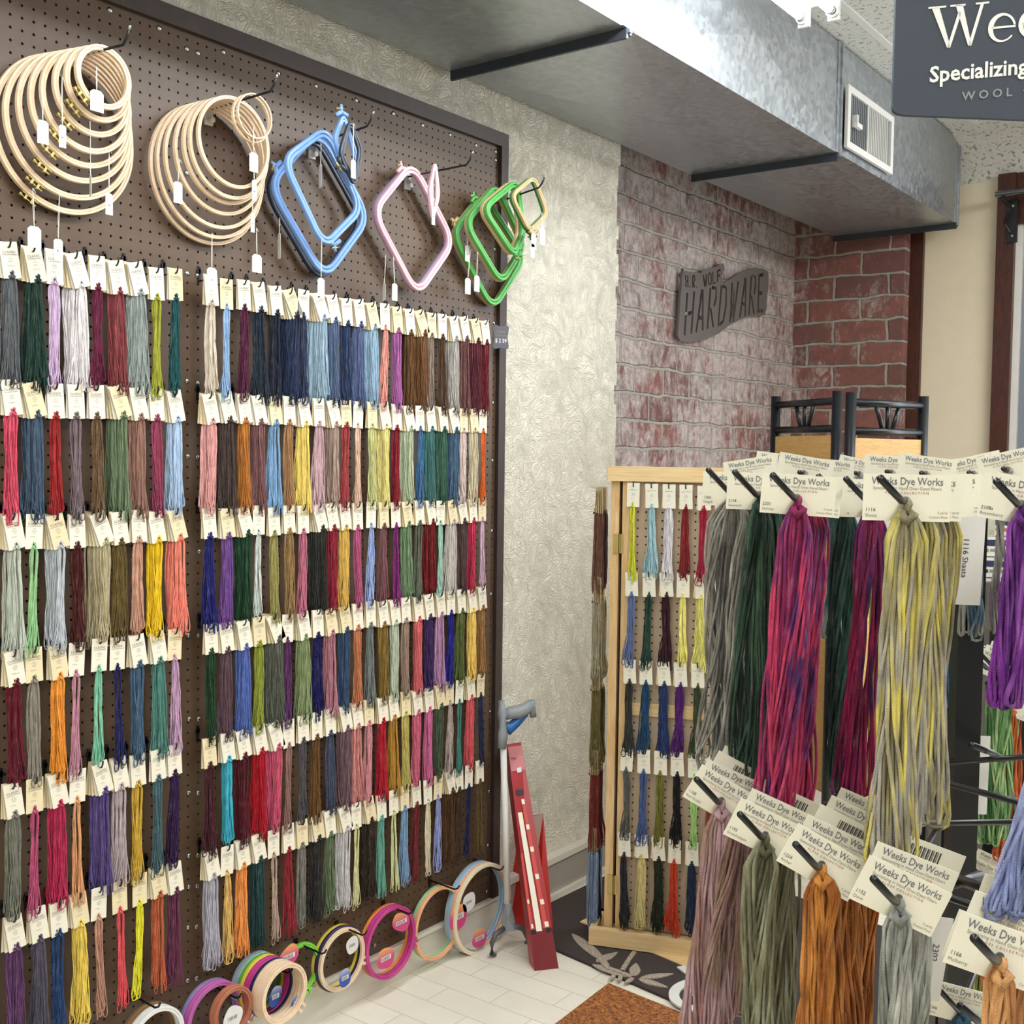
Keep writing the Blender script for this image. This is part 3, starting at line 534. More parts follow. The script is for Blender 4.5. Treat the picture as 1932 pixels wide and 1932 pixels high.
# plastic hoops on the low hooks: centre px, vertical radius px, [colours back to front]
pc = dict(greyblue='#9fb6bf', green='#5da83a', lime='#77c93c', yellow='#e8d244', magenta='#c03a86', navy='#2c2452', orange='#ec8a3c', peach='#f2b488', pgreen='#93c994', bluep='#9dc1ea', lilac='#8f8fc4', pinkp='#c062ac', copper='#b06a50', wood='#e9d3a6', brown='#8b6b45', whiteh='#ededeb', cream='#efe3c4')
LOW = [(287, 1957, 62, .03, ['brown', 'brown', 'whiteh', 'whiteh'], 'farthest left low hook'), (400, 1915, 66, .03, ['lilac', 'pinkp', 'pinkp'], 'second low hook'), (437, 1905, 46, .10, ['copper', 'copper'], 'second low hook'),
       (508, 1862, 56, .03, ['greyblue', 'greyblue', 'green', 'yellow', 'magenta', 'magenta', 'navy', 'wood', 'wood', 'wood', 'wood'], 'third low hook'), (566, 1828, 50, .03, ['lime'], 'third low hook'),
       (640, 1808, 62, .025, ['yellow', 'navy', 'wood'], 'fourth low hook'), (732, 1776, 69, .03, ['orange', 'magenta', 'magenta'], 'fifth low hook'), (825, 1740, 70, .03, ['pgreen', 'peach'], 'sixth low hook'), (903, 1712, 86, .03, ['greyblue', 'bluep', 'peach', 'cream'], 'seventh low hook')]
cn = dict(greyblue='grey blue', lime='lime green', pgreen='pale green', bluep='light blue', pinkp='orchid pink', wood='natural wood', whiteh='white', copper='copper pink')
seen = {}
for cx, cy, rp, x0, cols, wh in LOW:
    for k, c in enumerate(cols):
        x = x0+.011*k; p = onx(cx, cy, x0+.011*(len(cols)-1)/2); Z = float((p-CAM)@_F); R = rp*Z/FPX*.985
        if wh.startswith('fourth') and c == 'wood': R *= .96
        q = seen.get((wh, c), 0); seen[(wh, c)] = q+1; nmc = cn.get(c, c)
        tot = sum(cc == c for _, _, _, _, cl, w2 in LOW if w2 == wh for cc in cl)
        pos = '' if tot == 1 else ', '+['back', 'second', 'third', 'front'][q if q < tot-1 else 3]+' one of that colour'
        round_hoop(x, p[1], p[2], R, f'{nmc} round hoop on the {wh}{pos}', 'embroidery hoop', 'round hoops on the low hooks', plain(pc[c], .38) if c != 'wood' else M['hoop'], .0095, .0055, True, math.radians(-160+25*(k % 3)) if k == len(cols)-1 else None, 'plastic')
for px, py, l in ((300, 1898, 'first'), (452, 1880, 'second'), (548, 1833, 'third'), (612, 1797, 'fourth'), (688, 1762, 'fifth'), (775, 1722, 'sixth'), (862, 1676, 'seventh'), (945, 1640, 'eighth')):
    a = onx(px, py, .1); t = empty('display_hook', (0, a[1]-.01, a[2]+.004), 0, f'short black hook near the floor, {l} from left along the low hoops', 'hook', 'short hooks near the floor')
    MB().tube([(0, 0, 0), (.10, 0, -.004), (.112, 0, .002), (.118, 0, .012)], .0026, M['black'], 8).build('shaft', t, True); MB().box((0, -.006, -.02), (.004, .006, .01), M['black']).build('clip', t)
# hoop labels (price stickers on plastic hoops)
def gradm(a, b, name='sticker'):
    t = NT(name); v = t.coord(); s_ = t.n('SeparateXYZ'); t.put(s_.inputs[0], v); t.set(Base_Color=t.mix(t.ramp(s_.outputs[2], [(0, 0.), (.045, 1.)]), lin(a), lin(b)), Roughness=.4); return t.m
stk = gradm('#c8427c', '#f3c24a'); stk2 = gradm('#2b4ba8', '#dfe6f4')
for px, py, wp, hp, x, m_, rot, nmx in ((757, 1740, 32, 28, .06, stk, .5, 'orange and pink, upper one on the magenta hoop'), (728, 1808, 30, 34, .06, stk, .2, 'orange and pink, lower one inside the magenta hoop'), (665, 1783, 20, 28, .07, M['white'], -.3, 'white rounded, inside the yellow and wooden hoop'),
        (651, 1845, 19, 30, .08, stk2, -.2, 'blue and white, at the foot of the wooden hoop'), (545, 1805, 32, 34, .06, stk, -.5, 'pink, above the lime green hoop'), (520, 1880, 18, 34, .10, stk2, .35, 'blue, inside the stacked hoops'), (560, 1890, 17, 20, .13, stk2, .3, 'small blue, right of the stacked hoops'),
        (865, 1730, 32, 40, .06, stk, .1, 'pink and orange, between the peach and light blue hoops'), (885, 1702, 24, 30, .06, M['white'], -.1, 'clear white, upper left on the seventh low hook'), (905, 1770, 28, 30, .07, stk, .3, 'pink, at the foot of the light blue hoop'), (440, 1920, 28, 38, .13, M['white'], .5, 'white with barcode, on the copper hoop')):
    p = onx(px, py, x); k = float((p-CAM)@_F)/FPX; w_, h_ = wp*k*1.55, hp*k*1.15; t = empty('hoop_label', p, HP, f'glossy paper label, {nmx}', 'label', 'paper labels on the low hoops')
    R_ = Matrix.Rotation(rot, 3, 'Y'); pts = [tuple(a) for a in rounded([(-w_/2, -h_/2), (w_/2, -h_/2), (w_/2, h_/2), (-w_/2, h_/2)], .45, 6)]
    MB().prism(pts, .0008, m_, lambda u, v, w: R_@Vector((u, w, v))).build('paper', t); m = MB(); m.box((-w_*.3, -.0008, -h_*.1), (w_*.3, -.0003, h_*.12), M['white'])
    for i in range(7): m.box((-w_*.26+i*w_*.07, -.001, -h_*.07), (-w_*.26+i*w_*.07+w_*.03, -.0007, h_*.09), M['ink'])
    m.build('print', t)
# chalk price sign
p = onx(945, 636, .04); k = float((p-CAM)@_F)/FPX; t = empty('price_sign', p, HP-.55, 'small dark grey scalloped sign reading Classic Colorworks $2.59, right edge of pegboard', 'sign')
W2, H2 = .026, .0365; pts = []
for cx_, cz_, s1, s2 in ((1, 1, 1, 0), (-1, 1, 0, 1), (-1, -1, 1, 0), (1, -1, 0, 1)):
    base_ = {(1, 1): 0, (-1, 1): 90, (-1, -1): 180, (1, -1): 270}[(cx_, cz_)]
    for a in range(0, 91, 15): r_ = math.radians(base_+a); pts.append((cx_*(W2-.008)+.009*math.cos(r_), cz_*(H2-.008)+.009*math.sin(r_)))
    nx_ = {0: (0, 1), 90: (-1, 0), 180: (0, -1), 270: (1, 0)}[base_]; pts.append((nx_[0]*(W2-.0035), nx_[1]*(H2-.0035)))
MB().prism(pts, .003, plain('#5b5a62', .7), lambda u, v, w: (u, w, v)).build('board', t)
m = MB(); m.glyphs('Classic', .0125, M['grayink'], lambda u, v: (u, -.0006, v+.013), 'CENTER'); m.glyphs('Colorworks', .0095, M['grayink'], lambda u, v: (u, -.0006, v+.002), 'CENTER', 0, .85); m.glyphs('$ 2 59', .0175, M['signlt'], lambda u, v: (u, -.0006, v-.017), 'CENTER', .01, .85); m.build('lettering', t)
# ------------------------------------------------------------------ cut metal HARDWARE sign on the brick
XS = BR+.03
def sgn(px, py): q = onx(px, py, XS); return (q[1], q[2])
outl = [(1290, 506), (1291, 518), (1292, 512), (1318, 514), (1323, 516), (1325, 510), (1355, 502), (1358, 498), (1366, 497), (1367, 508), (1364, 514), (1362, 524), (1364, 534), (1380, 526), (1395, 515), (1412, 508), (1424, 505), (1440, 507), (1448, 511), (1450, 520), (1450, 540), (1447, 560), (1446, 585), (1443, 594), (1436, 596), (1420, 595), (1400, 601), (1375, 615), (1355, 630), (1330, 641), (1300, 646), (1284, 643), (1279, 633), (1282, 600), (1284, 560), (1286, 545), (1287, 520)]
OP = [sgn(*a) for a in outl]
from mathutils.geometry import delaunay_2d_cdt
RINGS = []
def spl(pts): RINGS.append([tuple(map(float, p)) for p in pts])
spl(OP)
STR = {'H': [[(0, 0), (0, 1)], [(1, 0), (1, 1)], [(.12, .5), (.88, .5)]], 'A': [[(0, 0), (.45, 1)], [(1, 0), (.55, 1)], [(.3, .32), (.7, .32)]], 'R': [[(0, 0), (0, 1)], [(.2, 1), (.9, .95), (1, .72), (.8, .52)], [(.25, .5), (.95, 0)]],
       'D': [[(0, 0), (0, 1)], [(.2, .98), (.8, .9), (1, .5), (.8, .08), (.2, .02)]], 'W': [[(0, 1), (.22, 0)], [(.3, .1), (.5, .85), (.68, .1)], [(.76, 0), (1, 1)]], 'E': [[(0, 0), (0, 1)], [(.2, .97), (1, .97)], [(.2, .5), (.8, .5)], [(.2, .03), (1, .03)]],
       'O': [[(.5, 1), (.05, .8), (.05, .2), (.5, 0)], [(.62, 0), (1, .2), (1, .8), (.62, 1)]], 'L': [[(0, 1), (0, 0), (.9, 0)]], 'F': [[(0, 0), (0, 1)], [(.2, .97), (1, .97)], [(.2, .5), (.8, .5)]], '.': [[(.3, 0), (.3, .1)]]}
def ribbon(path, w):
    P = [np.array(p) for p in path]; L_, R_ = [], []
    for i, p in enumerate(P):
        d = P[min(i+1, len(P)-1)]-P[max(i-1, 0)]; d = d/np.linalg.norm(d); n = np.array((-d[1], d[0]))*w/2; L_.append(tuple(p+n)); R_.append(tuple(p-n))
    return L_+R_[::-1]
def letters(txt, tl, tr, bl, br, w, gap=.22):
    n = len(txt); tl, tr, bl, br = [np.array(sgn(*q)) for q in (tl, tr, bl, br)]
    for i, ch in enumerate(txt):
        if ch == ' ': continue
        for path in STR[ch]:
            pts = []
            for u, v in path: s_ = (i+gap/2+u*(1-gap))/n; v2 = v; a = tl*(1-s_)+tr*s_; b = bl*(1-s_)+br*s_; pts.append(b*(1-v2)+a*v2)
            spl(ribbon(pts, w))
letters('HARDW', (1292, 554), (1397, 530), (1287, 634), (1390, 605), .017, .42)
letters('ARE', (1399, 526), (1444, 515), (1392, 600), (1443, 587), .017, .42)
letters('H.R.', (1292, 519), (1319, 521), (1293, 542), (1318, 543), .010, .4); letters('WOLF', (1325, 519), (1361, 508), (1327, 543), (1360, 529), .010, .36)
vs, es = [], []
for rg_ in RINGS: k0 = len(vs); vs += [Vector(p) for p in rg_]; es += [(k0+i, k0+(i+1) % len(rg_)) for i in range(len(rg_))]
ov, oe, of, _a, _b, _c = delaunay_2d_cdt(vs, es, [], 0, 1e-6)
def inside(p, poly):
    r_ = False
    for (x0, y0_), (x1, y1_) in zip(poly, poly[1:]+poly[:1]):
        if (y0_ > p[1]) != (y1_ > p[1]) and p[0] < (x1-x0)*(p[1]-y0_)/(y1_-y0_)+x0: r_ = not r_
    return r_
keep = [f for f in of if (lambda c_: inside(c_, RINGS[0]) and not any(inside(c_, q) for q in RINGS[1:]))((sum(ov[i][0] for i in f)/len(f), sum(ov[i][1] for i in f)/len(f)))]
ec = {}
for f in keep:
    for i in range(len(f)): e_ = (f[i], f[(i+1) % len(f)]); ec[e_] = 1
n = len(ov); fs = [tuple(f) for f in keep]+[tuple(n+i for i in f)[::-1] for f in keep]+[(a_, b_, n+b_, n+a_)[::-1] for a_, b_ in ec if (b_, a_) not in ec]
so = MB().add([(XS, p[0], p[1]) for p in ov]+[(XS-.012, p[0], p[1]) for p in ov], fs, M['cutmetal']).build('metal_sign')
tag(so, 'dark cut-out metal sign reading H.R. WOLF HARDWARE on the brick wall', 'sign')

# ------------------------------------------------------------------ pine floor stand with tan pegboard
PX, PY = .330, 3.018; PA = math.atan2(.355, .935); SW = .56; SH = 1.52
st = empty('floor_stand', (PX, PY, 0), PA, 'pine framed revolving floor stand with tan pegboard panels of floss, on the dark rug', 'display stand')
pn = M['pine']; ph = M['pineh']
m = MB().box((.057, 0, .06), (.090, .032, SH-.045), pn).box((SW-.05, 0, .06), (SW-.01, .032, SH-.045), pn); m.build('stile', st)
MB().box((.020, .005, .06), (.046, .075, SH-.045), pn).build('stile', st)
m = MB(); m.box((.040, .034, .062), (SW-.02, .064, SH-.05), M['black']); m.build('core', st)  # black filler, its colour stands in for shade in the gap between leaves
MB().box((.012, -.012, SH-.045), (SW+.02, .13, SH), ph).build('top_rail', st)
MB().box((-.02, -.035, .022), (SW+.02, -.012, .066), ph).box((-.02, -.012, .022), (0, .13, .066), pn).box((-.02, .108, .022), (SW+.02, .13, .066), ph).box((-.02, -.035, .0125), (SW+.02, .13, .0215), ph).build('bottom_tray', st)
MB().box((.090, -.001, .745), (SW-.05, .004, .785), ph).build('cross_rail', st)
pp = pegpanel([.105+S*k for k in range(16)], [.085+S*k for k in range(54)], -.006, .005, M['pegtan'], (.090, SW-.05, .066, SH-.045), .003, to=lambda p: (p[1], -p[0]-.001, p[2]))
pp.f = [f[::-1] for f in pp.f]; pp.build('board_panel', st)
pp = MB().box((.05, .09, .066), (SW-.05, .096, SH-.045), M['pegtan']); pp.build('board_panel', st)
for z in (.20, 1.28): MB().box((.030, .001, z-.03), (.050, .006, z+.03), M['brass']).box((.050, -.002, z-.03), (.062, .001, z+.03), M['brass']).tube([(.050, -.001, z-.03), (.050, -.001, z+.03)], .004, M['brass'], 8).build('hinge', st)
Q = onz(1310, 1808, .006)
PM = Matrix.Translation((PX, PY, 0))@Matrix.Rotation(PA, 4, 'Z')
q4 = [PM.inverted()@Vector((float(p[0]), float(p[1]), 0)) for p in (onz(1094, 1740, .01), onz(1306, 1830, .01), onz(1410, 1775, .01), onz(1190, 1690, .01))]
MB().hexa([(p.x, p.y, .0095) for p in q4]+[(p.x, p.y, .0125) for p in q4], ph).build('plywood_base', st)
def on_stand(px, py, off=-.03):
    O = PM@Vector((0, off, 0)); N = PM.to_3x3()@Vector((0, 1, 0)); d = Vector(ray(px, py).tolist()); c = Vector(CAM.tolist()); s_ = (O-c).dot(N)/d.dot(N); return c+d*s_
ST = [[(1195, 918), (1229, 920), (1262, 921), (1294, 922), (1328, 924), (1362, 926)], [(1191, 1087), (1224, 1088), (1256, 1088), (1289, 1089), (1322, 1091), (1354, 1093)], [(1187, 1252), (1218, 1254), (1251, 1256), (1283, 1258), (1316, 1260), (1348, 1262)],
      [(1183, 1418), (1214, 1422), (1246, 1425), (1277, 1427), (1310, 1430), (1342, 1434)], [(1177, 1579), (1209, 1582), (1241, 1587), (1273, 1592), (1305, 1596), (1338, 1601)]]
SC = ['d2d63a:yellow green:1 a3c8d2:ice blue:3 eeeaf0:white:3 84191f:dark red:3 9b1735:crimson:2 8fa08c:grey sage:2', '6575a0:slate blue:2 1f4034:dark green:3 330c1a:dark plum:4 f2ea84:pale yellow:2 f4ee88:lemon:4 2a1c1c:black brown:2',
      '303332:charcoal:3 174466:teal blue:3 22386b:navy blue:4 561a70:purple:3 3a4628:dark olive:3', '585c58:mixed grey:1 4b6296:denim blue:3 77752e:olive:2 0d0d10:black:3 b1e08a:light green:1 9a4e40:rust rose:2', '282b30:charcoal black:3 ddcf90:cream yellow:3 1c2614:dark forest:4 c63c1e:orange red:2 172a46:navy:2 532f55:plum:3']
n0 = nskein
for ri, (ps, row) in enumerate(zip(ST, SC)):
    for k, (hx, cnm, n) in enumerate(re.findall(r'([0-9a-f]{6}):([a-z ]+):(\d)', row)):
        p = on_stand(*ps[k]); wh = f'{ordw[k]} hook, {["top", "second", "third", "fourth", "bottom"][ri]} row, pine floor stand'
        hang_skeins(p, PA, min(int(n), 4), hx, cnm, wh, 3.0, 1.02, 'floss skeins on the pine floor stand', 1 if nskein < 290 else 0, CARDS2, rg)
        h = empty('peg_hook', p, PA, f'black peg hook holding {cnm} floss, {wh}', 'hook', 'peg hooks on the floor stand'); q = link('prong', PRONG, h); q.scale = (1, .6, 1)
# skeins hung on the back panel, seen from the side beyond the left stile
for k, (z, hx, cnm) in enumerate([(1.44, '6a4636', 'brown'), (1.16, '9c9378', 'olive beige'), (.88, '6b6034', 'olive gold'), (.61, '73281e', 'brick red'), (.36, '8192ae', 'grey blue')]):
    for j in range(3):
        p = PM@Vector((-.030, .022+.027*j, z)); c2 = [hx, ['3c1f26', 'c2a56e', '4f4a26', '5c1f18', '24262c'][k], hx][j]
        hang_skeins((p.x, p.y, p.z), PA-math.pi/2, 5, c2, cnm if j != 1 else cnm+' mixed', f'{["front", "middle", "rear"][j]} one, left side of stand, {["top", "second", "third", "fourth", "bottom"][k]} cluster', 5, 1.12, 'skeins on the back of the floor stand', 1 if j == 2 else 0, CARDS2, rg)
# ------------------------------------------------------------------ rugs
t = NT('dark_rug'); v = t.coord(); n = t.noise(v, 300, 2); t.set(Base_Color=t.mix(n, lin('#2c2523'), lin('#453b38')), Roughness=.95); t.bump(n, .6, .003); rugm = t.m
t = NT('taupe_pile'); v = t.coord(); n = t.noise(v, 260, 3, .7); t.set(Base_Color=t.mix(t.ramp(n, [(.4, 0.), (.6, 1.)]), lin('#8a7c6c'), lin('#c2b6a4')), Roughness=.95); t.bump(n, .8, .004); pilem = t.m
A = onz(1148, 1862, 0); B = onz(1062, 1762, 0)
rd = np.array((.86, -.28)); rd = (onz(1330, 1921, 0)-onz(1040, 1795, 0))[:2]; rd /= np.linalg.norm(rd); rn = np.array((-rd[1], rd[0])); O = onz(1040, 1795, 0)[:2]
t = empty('area_rug', (O[0], O[1], 0), math.atan2(rd[1], rd[0]), 'dark brown rug with taupe leaves and white scrolls under the pine floor stand', 'rug')
RM = Matrix.Translation((O[0], O[1], 0))@Matrix.Rotation(math.atan2(rd[1], rd[0]), 4, 'Z'); RI = RM.inverted()
rp = [onz(1036, 1790, 0)[:2], (2.0, onz(1330, 1921, 0)[1]-.55), (2.6, 3.4), (.06, 3.9), (.03, 3.16)]; rp[1] = O+rd*1.7
m = MB().prism([tuple((RI@Vector((float(a[0]), float(a[1]), 0)))[:2]) for a in rp], .009, rugm, lambda u, v, w: (u, v, w)); m.build('pile', t)
def flat(pts, px=True): return [tuple((RI@Vector(onz(a, b, .0095).tolist()))[:2]) for a, b in pts]
m = MB()
ZC = [.0102]
def quads(L_, R_, mat):
    ZC[0] += .0003; zq = ZC[0]
    n = len(L_); m.add([(p[0], p[1], zq) for p in L_]+[(p[0], p[1], zq) for p in R_]+[(p[0], p[1], .008) for p in L_]+[(p[0], p[1], .008) for p in R_],
                       [q for i in range(n-1) for q in ((i, i+1, n+i+1, n+i), (2*n+i, 2*n+i+1, i+1, i), (n+i, n+i+1, 3*n+i+1, 3*n+i))], mat)
def leaf(a, b, w):
    P = [np.array(q) for q in flat([a, b])]; d = P[1]-P[0]; n = np.array((-d[1], d[0])); n = n/np.linalg.norm(n)*w; L_, R_ = [], []
    for s_ in np.linspace(0, 1, 11): h = math.sin(math.pi*s_**.8)*.5+.06; q = P[0]+d*s_; L_.append(tuple(q+n*h)); R_.append(tuple(q-n*h))
    quads(L_, R_, pilem)
def strip(pts, w, mat):
    P = [np.array(p) for p in flat(pts)]
    for _ in range(2): P = [P[0]]+[q for i in range(len(P)-1) for q in (P[i]*.75+P[i+1]*.25, P[i]*.25+P[i+1]*.75)]+[P[-1]]
    rb = ribbon(P, w); n = len(P); quads(rb[:n], rb[n:][::-1], mat)
for a, b, w_ in (((1080, 1762), (1150, 1822), .035), ((1125, 1815), (1165, 1797), .03), ((1118, 1820), (1192, 1845), .03), ((1196, 1842), (1200, 1818), .03), ((1208, 1846), (1270, 1838), .025), ((1205, 1848), (1260, 1864), .025), ((1160, 1838), (1152, 1850), .012), ((1172, 1840), (1168, 1853), .012), ((1196, 1846), (1178, 1856), .012)): leaf(a, b, w_)
strip([(1132, 1808), (1142, 1826), (1165, 1833), (1192, 1844)], .016, pilem); strip([(1197, 1797), (1186, 1812), (1174, 1832)], .014, pilem); m.build('leaf_pattern', t)
m = MB(); strip([(1284, 1825), (1300, 1838), (1325, 1848), (1350, 1852)], .026, M['white'])
strip([(1345, 1850), (1310, 1852), (1283, 1860), (1270, 1874), (1274, 1890), (1295, 1902), (1325, 1907), (1360, 1906)], .03, M['white']); strip([(1345, 1876), (1322, 1876), (1306, 1882)], .022, M['white']); m.build('scroll_pattern', t)
t = NT('coir'); v = t.coord(); n = t.noise(v, 95, 3, .7, 1); t.set(Base_Color=t.mix(t.ramp(n, [(.38, 0.), (.62, 1.)]), lin('#5a2f14'), lin('#b5733a')), Roughness=.95); t.bump(n, 1., .006); coir = t.m
a, b, c_ = onz(1148, 1862, 0)[:2], onz(1040, 1945, 0)[:2], onz(1330, 1936, 0)[:2]
u_ = (c_-a)/np.linalg.norm(c_-a); w_ = np.array((u_[1], -u_[0])); w_ = (b-a)/np.linalg.norm(b-a)
mt = MB(); mt.add([(0, 0, .012), (*(u_*.8), .012), (*(u_*.8+w_*.5), .012), (*(w_*.5), .012), (0, 0, 0), (*(u_*.8), 0), (*(u_*.8+w_*.5), 0), (*(w_*.5), 0)], [(3, 2, 1, 0), (0, 1, 5, 4), (1, 2, 6, 5), (2, 3, 7, 6), (3, 0, 4, 7)], coir)
mo = mt.build('door_mat', loc=(a[0], a[1], .0)); tag(mo, 'rust brown coir door mat lying on the cream floor in front of the dark rug', 'mat')
# ------------------------------------------------------------------ reacher, red boxes
gt = empty('reacher_grabber', onz(955, 1790, 0), 0, 'white and grey reacher grabber tool leaning against the pegboard edge', 'grabber'); G0 = np.array(onz(955, 1790, 0))
def rel(p): return tuple((np.array(p)-G0).tolist())
a = onx(949, 1385, .075); b = onx(957, 1705, .115)
MB().tube([rel(a), rel(b)], .0105, M['white'], 14).build('shaft', gt, True)
gp = M['grayp']; a2 = onx(946, 1322, .07)
m = MB(); m.tube([rel(onx(947, 1412, .078)), rel(a), rel(onx(947, 1345, .07)), rel(a2)], [.014, .017, .017, .010], gp, 12)
hp = [onx(952, 1350, .07), onx(962, 1345, .085), onx(978, 1343, .10), onx(992, 1337, .115), onx(1003, 1327, .125)]
m.tube([rel(q) for q in hp], [.015, .020, .023, .020, .015], gp, 12); m.tube([rel(onx(1003, 1322, .125)), rel(onx(1006, 1352, .125))], .011, gp, 10); m.build('handle', gt, True)
MB().tube([rel(onx(953, 1366, .075)), rel(onx(960, 1375, .08)), rel(onx(975, 1362, .095)), rel(onx(995, 1347, .115))], [.012, .020, .016, .006], plain('#1f5f9e', .4), 10).build('trigger', gt, True)
m = MB(); m.tube([rel(b), rel(onx(958, 1730, .12)), rel(onx(961, 1752, .125))], [.014, .02, .03], gp, 4); m.build('jaw_head', gt)
jm = plain('#54585c', .45)
for pts in ([(950, 1752), (935, 1763), (928, 1780), (928, 1800), (934, 1803)], [(972, 1748), (987, 1752), (995, 1768), (998, 1785), (992, 1794)]):
    P = [onx(q[0], q[1], .13 if q[0] < 960 else .15) for q in pts]; P[-1][2] = max(P[-1][2], .006); MB().tube([rel(q) for q in P], [.009, .009, .008, .008, .006], jm, 8).build('jaw', gt, True)
def lean_box(name, bl, br, tl, tr, depth, mat, label, cat):
    P = [np.array(q) for q in (bl, br, tr, tl)]; n = np.cross(P[1]-P[0], P[3]-P[0]); n /= np.linalg.norm(n)
    if n@(CAM-P[0]) < 0: n = -n
    t = empty(name, bl, 0, label, cat); B0 = P[0]; Q = [p-n*depth-B0 for p in P]; Fp = [p-B0 for p in P]
    m = MB(); m.hexa([Fp[0], Fp[1], Q[1], Q[0], Fp[3], Fp[2], Q[2], Q[3]], mat); m.build('carton', t)
    def at_(u, v, e=.0006): return tuple((Fp[0]*(1-u)*(1-v)+Fp[1]*u*(1-v)+Fp[2]*u*v+Fp[3]*(1-u)*v+n*e).tolist())
    return t, at_
red = plain('#a3242a', .35); dkred = plain('#74171d', .35)
bl, br = onz(1009, 1832, .0), onz(1054, 1827, .0); tl, tr = onx(957, 1404, .03), onx(983, 1400, .05)
bx, f_ = lean_box('long_box', bl, br, tl, tr, .05, red, 'long narrow red carton with white printed bars leaning on the wall beside the grabber', 'box')
m = MB()
def patch(pts, mat, e=.0008): m.add([f_(u, v, e) for u, v in pts], [tuple(range(len(pts)))], mat)
patch([(0, 0), (1, 0), (1, .17), (0, .17)], dkred); patch([(.03, .87), (.97, .87), (.97, .985), (.03, .985)], plain('#c9787a', .35))
patch([(.28, .16), (.54, .16), (.38, .68), (.12, .68)], M['cardc'], .0014); patch([(.62, .17), (.82, .17), (.62, .74), (.42, .74)], plain('#cc4a42', .4), .0012); patch([(.02, .17), (.16, .17), (.10, .5), (.0, .5)], plain('#cc4a42', .4), .0012)
for v, u in ((.715, .44), (.6, .5), (.5, .55), (.38, .6), (.27, .65), (.175, .7)): patch([(u, v), (u+.18, v), (u+.17, v+.022), (u-.01, v+.022)], M['cardc'], .0016)
for v, u in ((.28, .04), (.175, .08)): patch([(u, v), (u+.09, v), (u+.09, v+.018), (u, v+.018)], M['cardc'], .0016)
patch([(.2, .755), (.62, .76), (.66, .78), (.2, .785)], M['black'], .002); patch([(.05, .15), (.25, .15), (.28, .165), (.05, .17)], M['black'], .002); patch([(.72, .15), (.95, .155), (.95, .17), (.72, .17)], M['black'], .002)
patch([(.42, .86), (.72, .862), (.72, .885), (.42, .882)], M['white'], .002)
m.glyphs('Nurge', .016, M['ink'], lambda x, y: f_(.12+x*9, .925+y*1.05, .002)); m.build('print', bx)
bl, br = onz(1020, 1768, .0), onz(1044, 1758, .0); tl, tr = onx(1006, 1540, .035), onx(1025, 1534, .075)
bx, f_ = lean_box('flat_box', bl, br, tl, tr, .16, gradm('#b3211c', '#b3211c'), 'shorter red and white carton leaning behind the long red carton', 'box')
m = MB(); patch([(0, .62), (1, .62), (1, 1), (0, 1)], plain('#d8b7a8', .4)); patch([(.1, .1), (.9, .1), (.9, .3), (.1, .3)], M['ink']); m.build('print', bx)
# ------------------------------------------------------------------ curtain rod, ceiling hook, hanging sign
p = ony(1887, 366, YB-.12); t = empty('curtain_rod', p, 0, 'grey metal curtain rod on a black wall bracket at the window frame, upper right', 'curtain rod')
MB().tube([(-.02, 0, 0), (1.8, 0, 0)], .014, M['chrome'], 12).build('rod', t, True); m = MB(); m.tube([(.03, .07, -.17), (.01, .05, -.13), (.035, .02, -.07), (.005, .0, -.015), (.03, .03, -.02), (.045, .07, -.03)], .006, M['black'], 8); m.box((.02, .066, -.22), (.065, .08, -.02), M['black']); m.build('bracket', t)
m = MB()
for z in (-.05, -.19): m.tube([(.045, .066, z), (.045, .06, z)], .006, M['chrome'], 8)
m.build('screw', t)
p = onz(1905, 283, CEIL); t = empty('ceiling_hook', p, 0, 'small white plastic hook clipped to the ceiling grid near the window', 'hook')
MB().box((-.022, -.006, -.006), (.022, .006, 0), M['ink']).box((-.015, -.008, -.012), (.015, .008, -.004), M['white']).tube([(0, 0, -.01), (0, 0, -.03), (.004, 0, -.045), (.014, 0, -.045), (.016, 0, -.034), (.011, 0, -.028)], .005, M['white'], 8).build('hook_body', t, True)
sp = at(1684, 216, 1.55); k = 1.55/FPX; t = empty('hanging_sign', sp, YAW-.03, 'dark slate hanging sign with white lettering Weeks, top right corner', 'sign')
SWd, SHt = 480*k, 245*k; MB().prism([tuple(a) for a in rounded([(0, -.0), (SWd, -.012), (SWd, SHt), (0, SHt)], .055, 5)], .008, M['signdk'], lambda u, v, w: (u, w, v)).build('board', t)
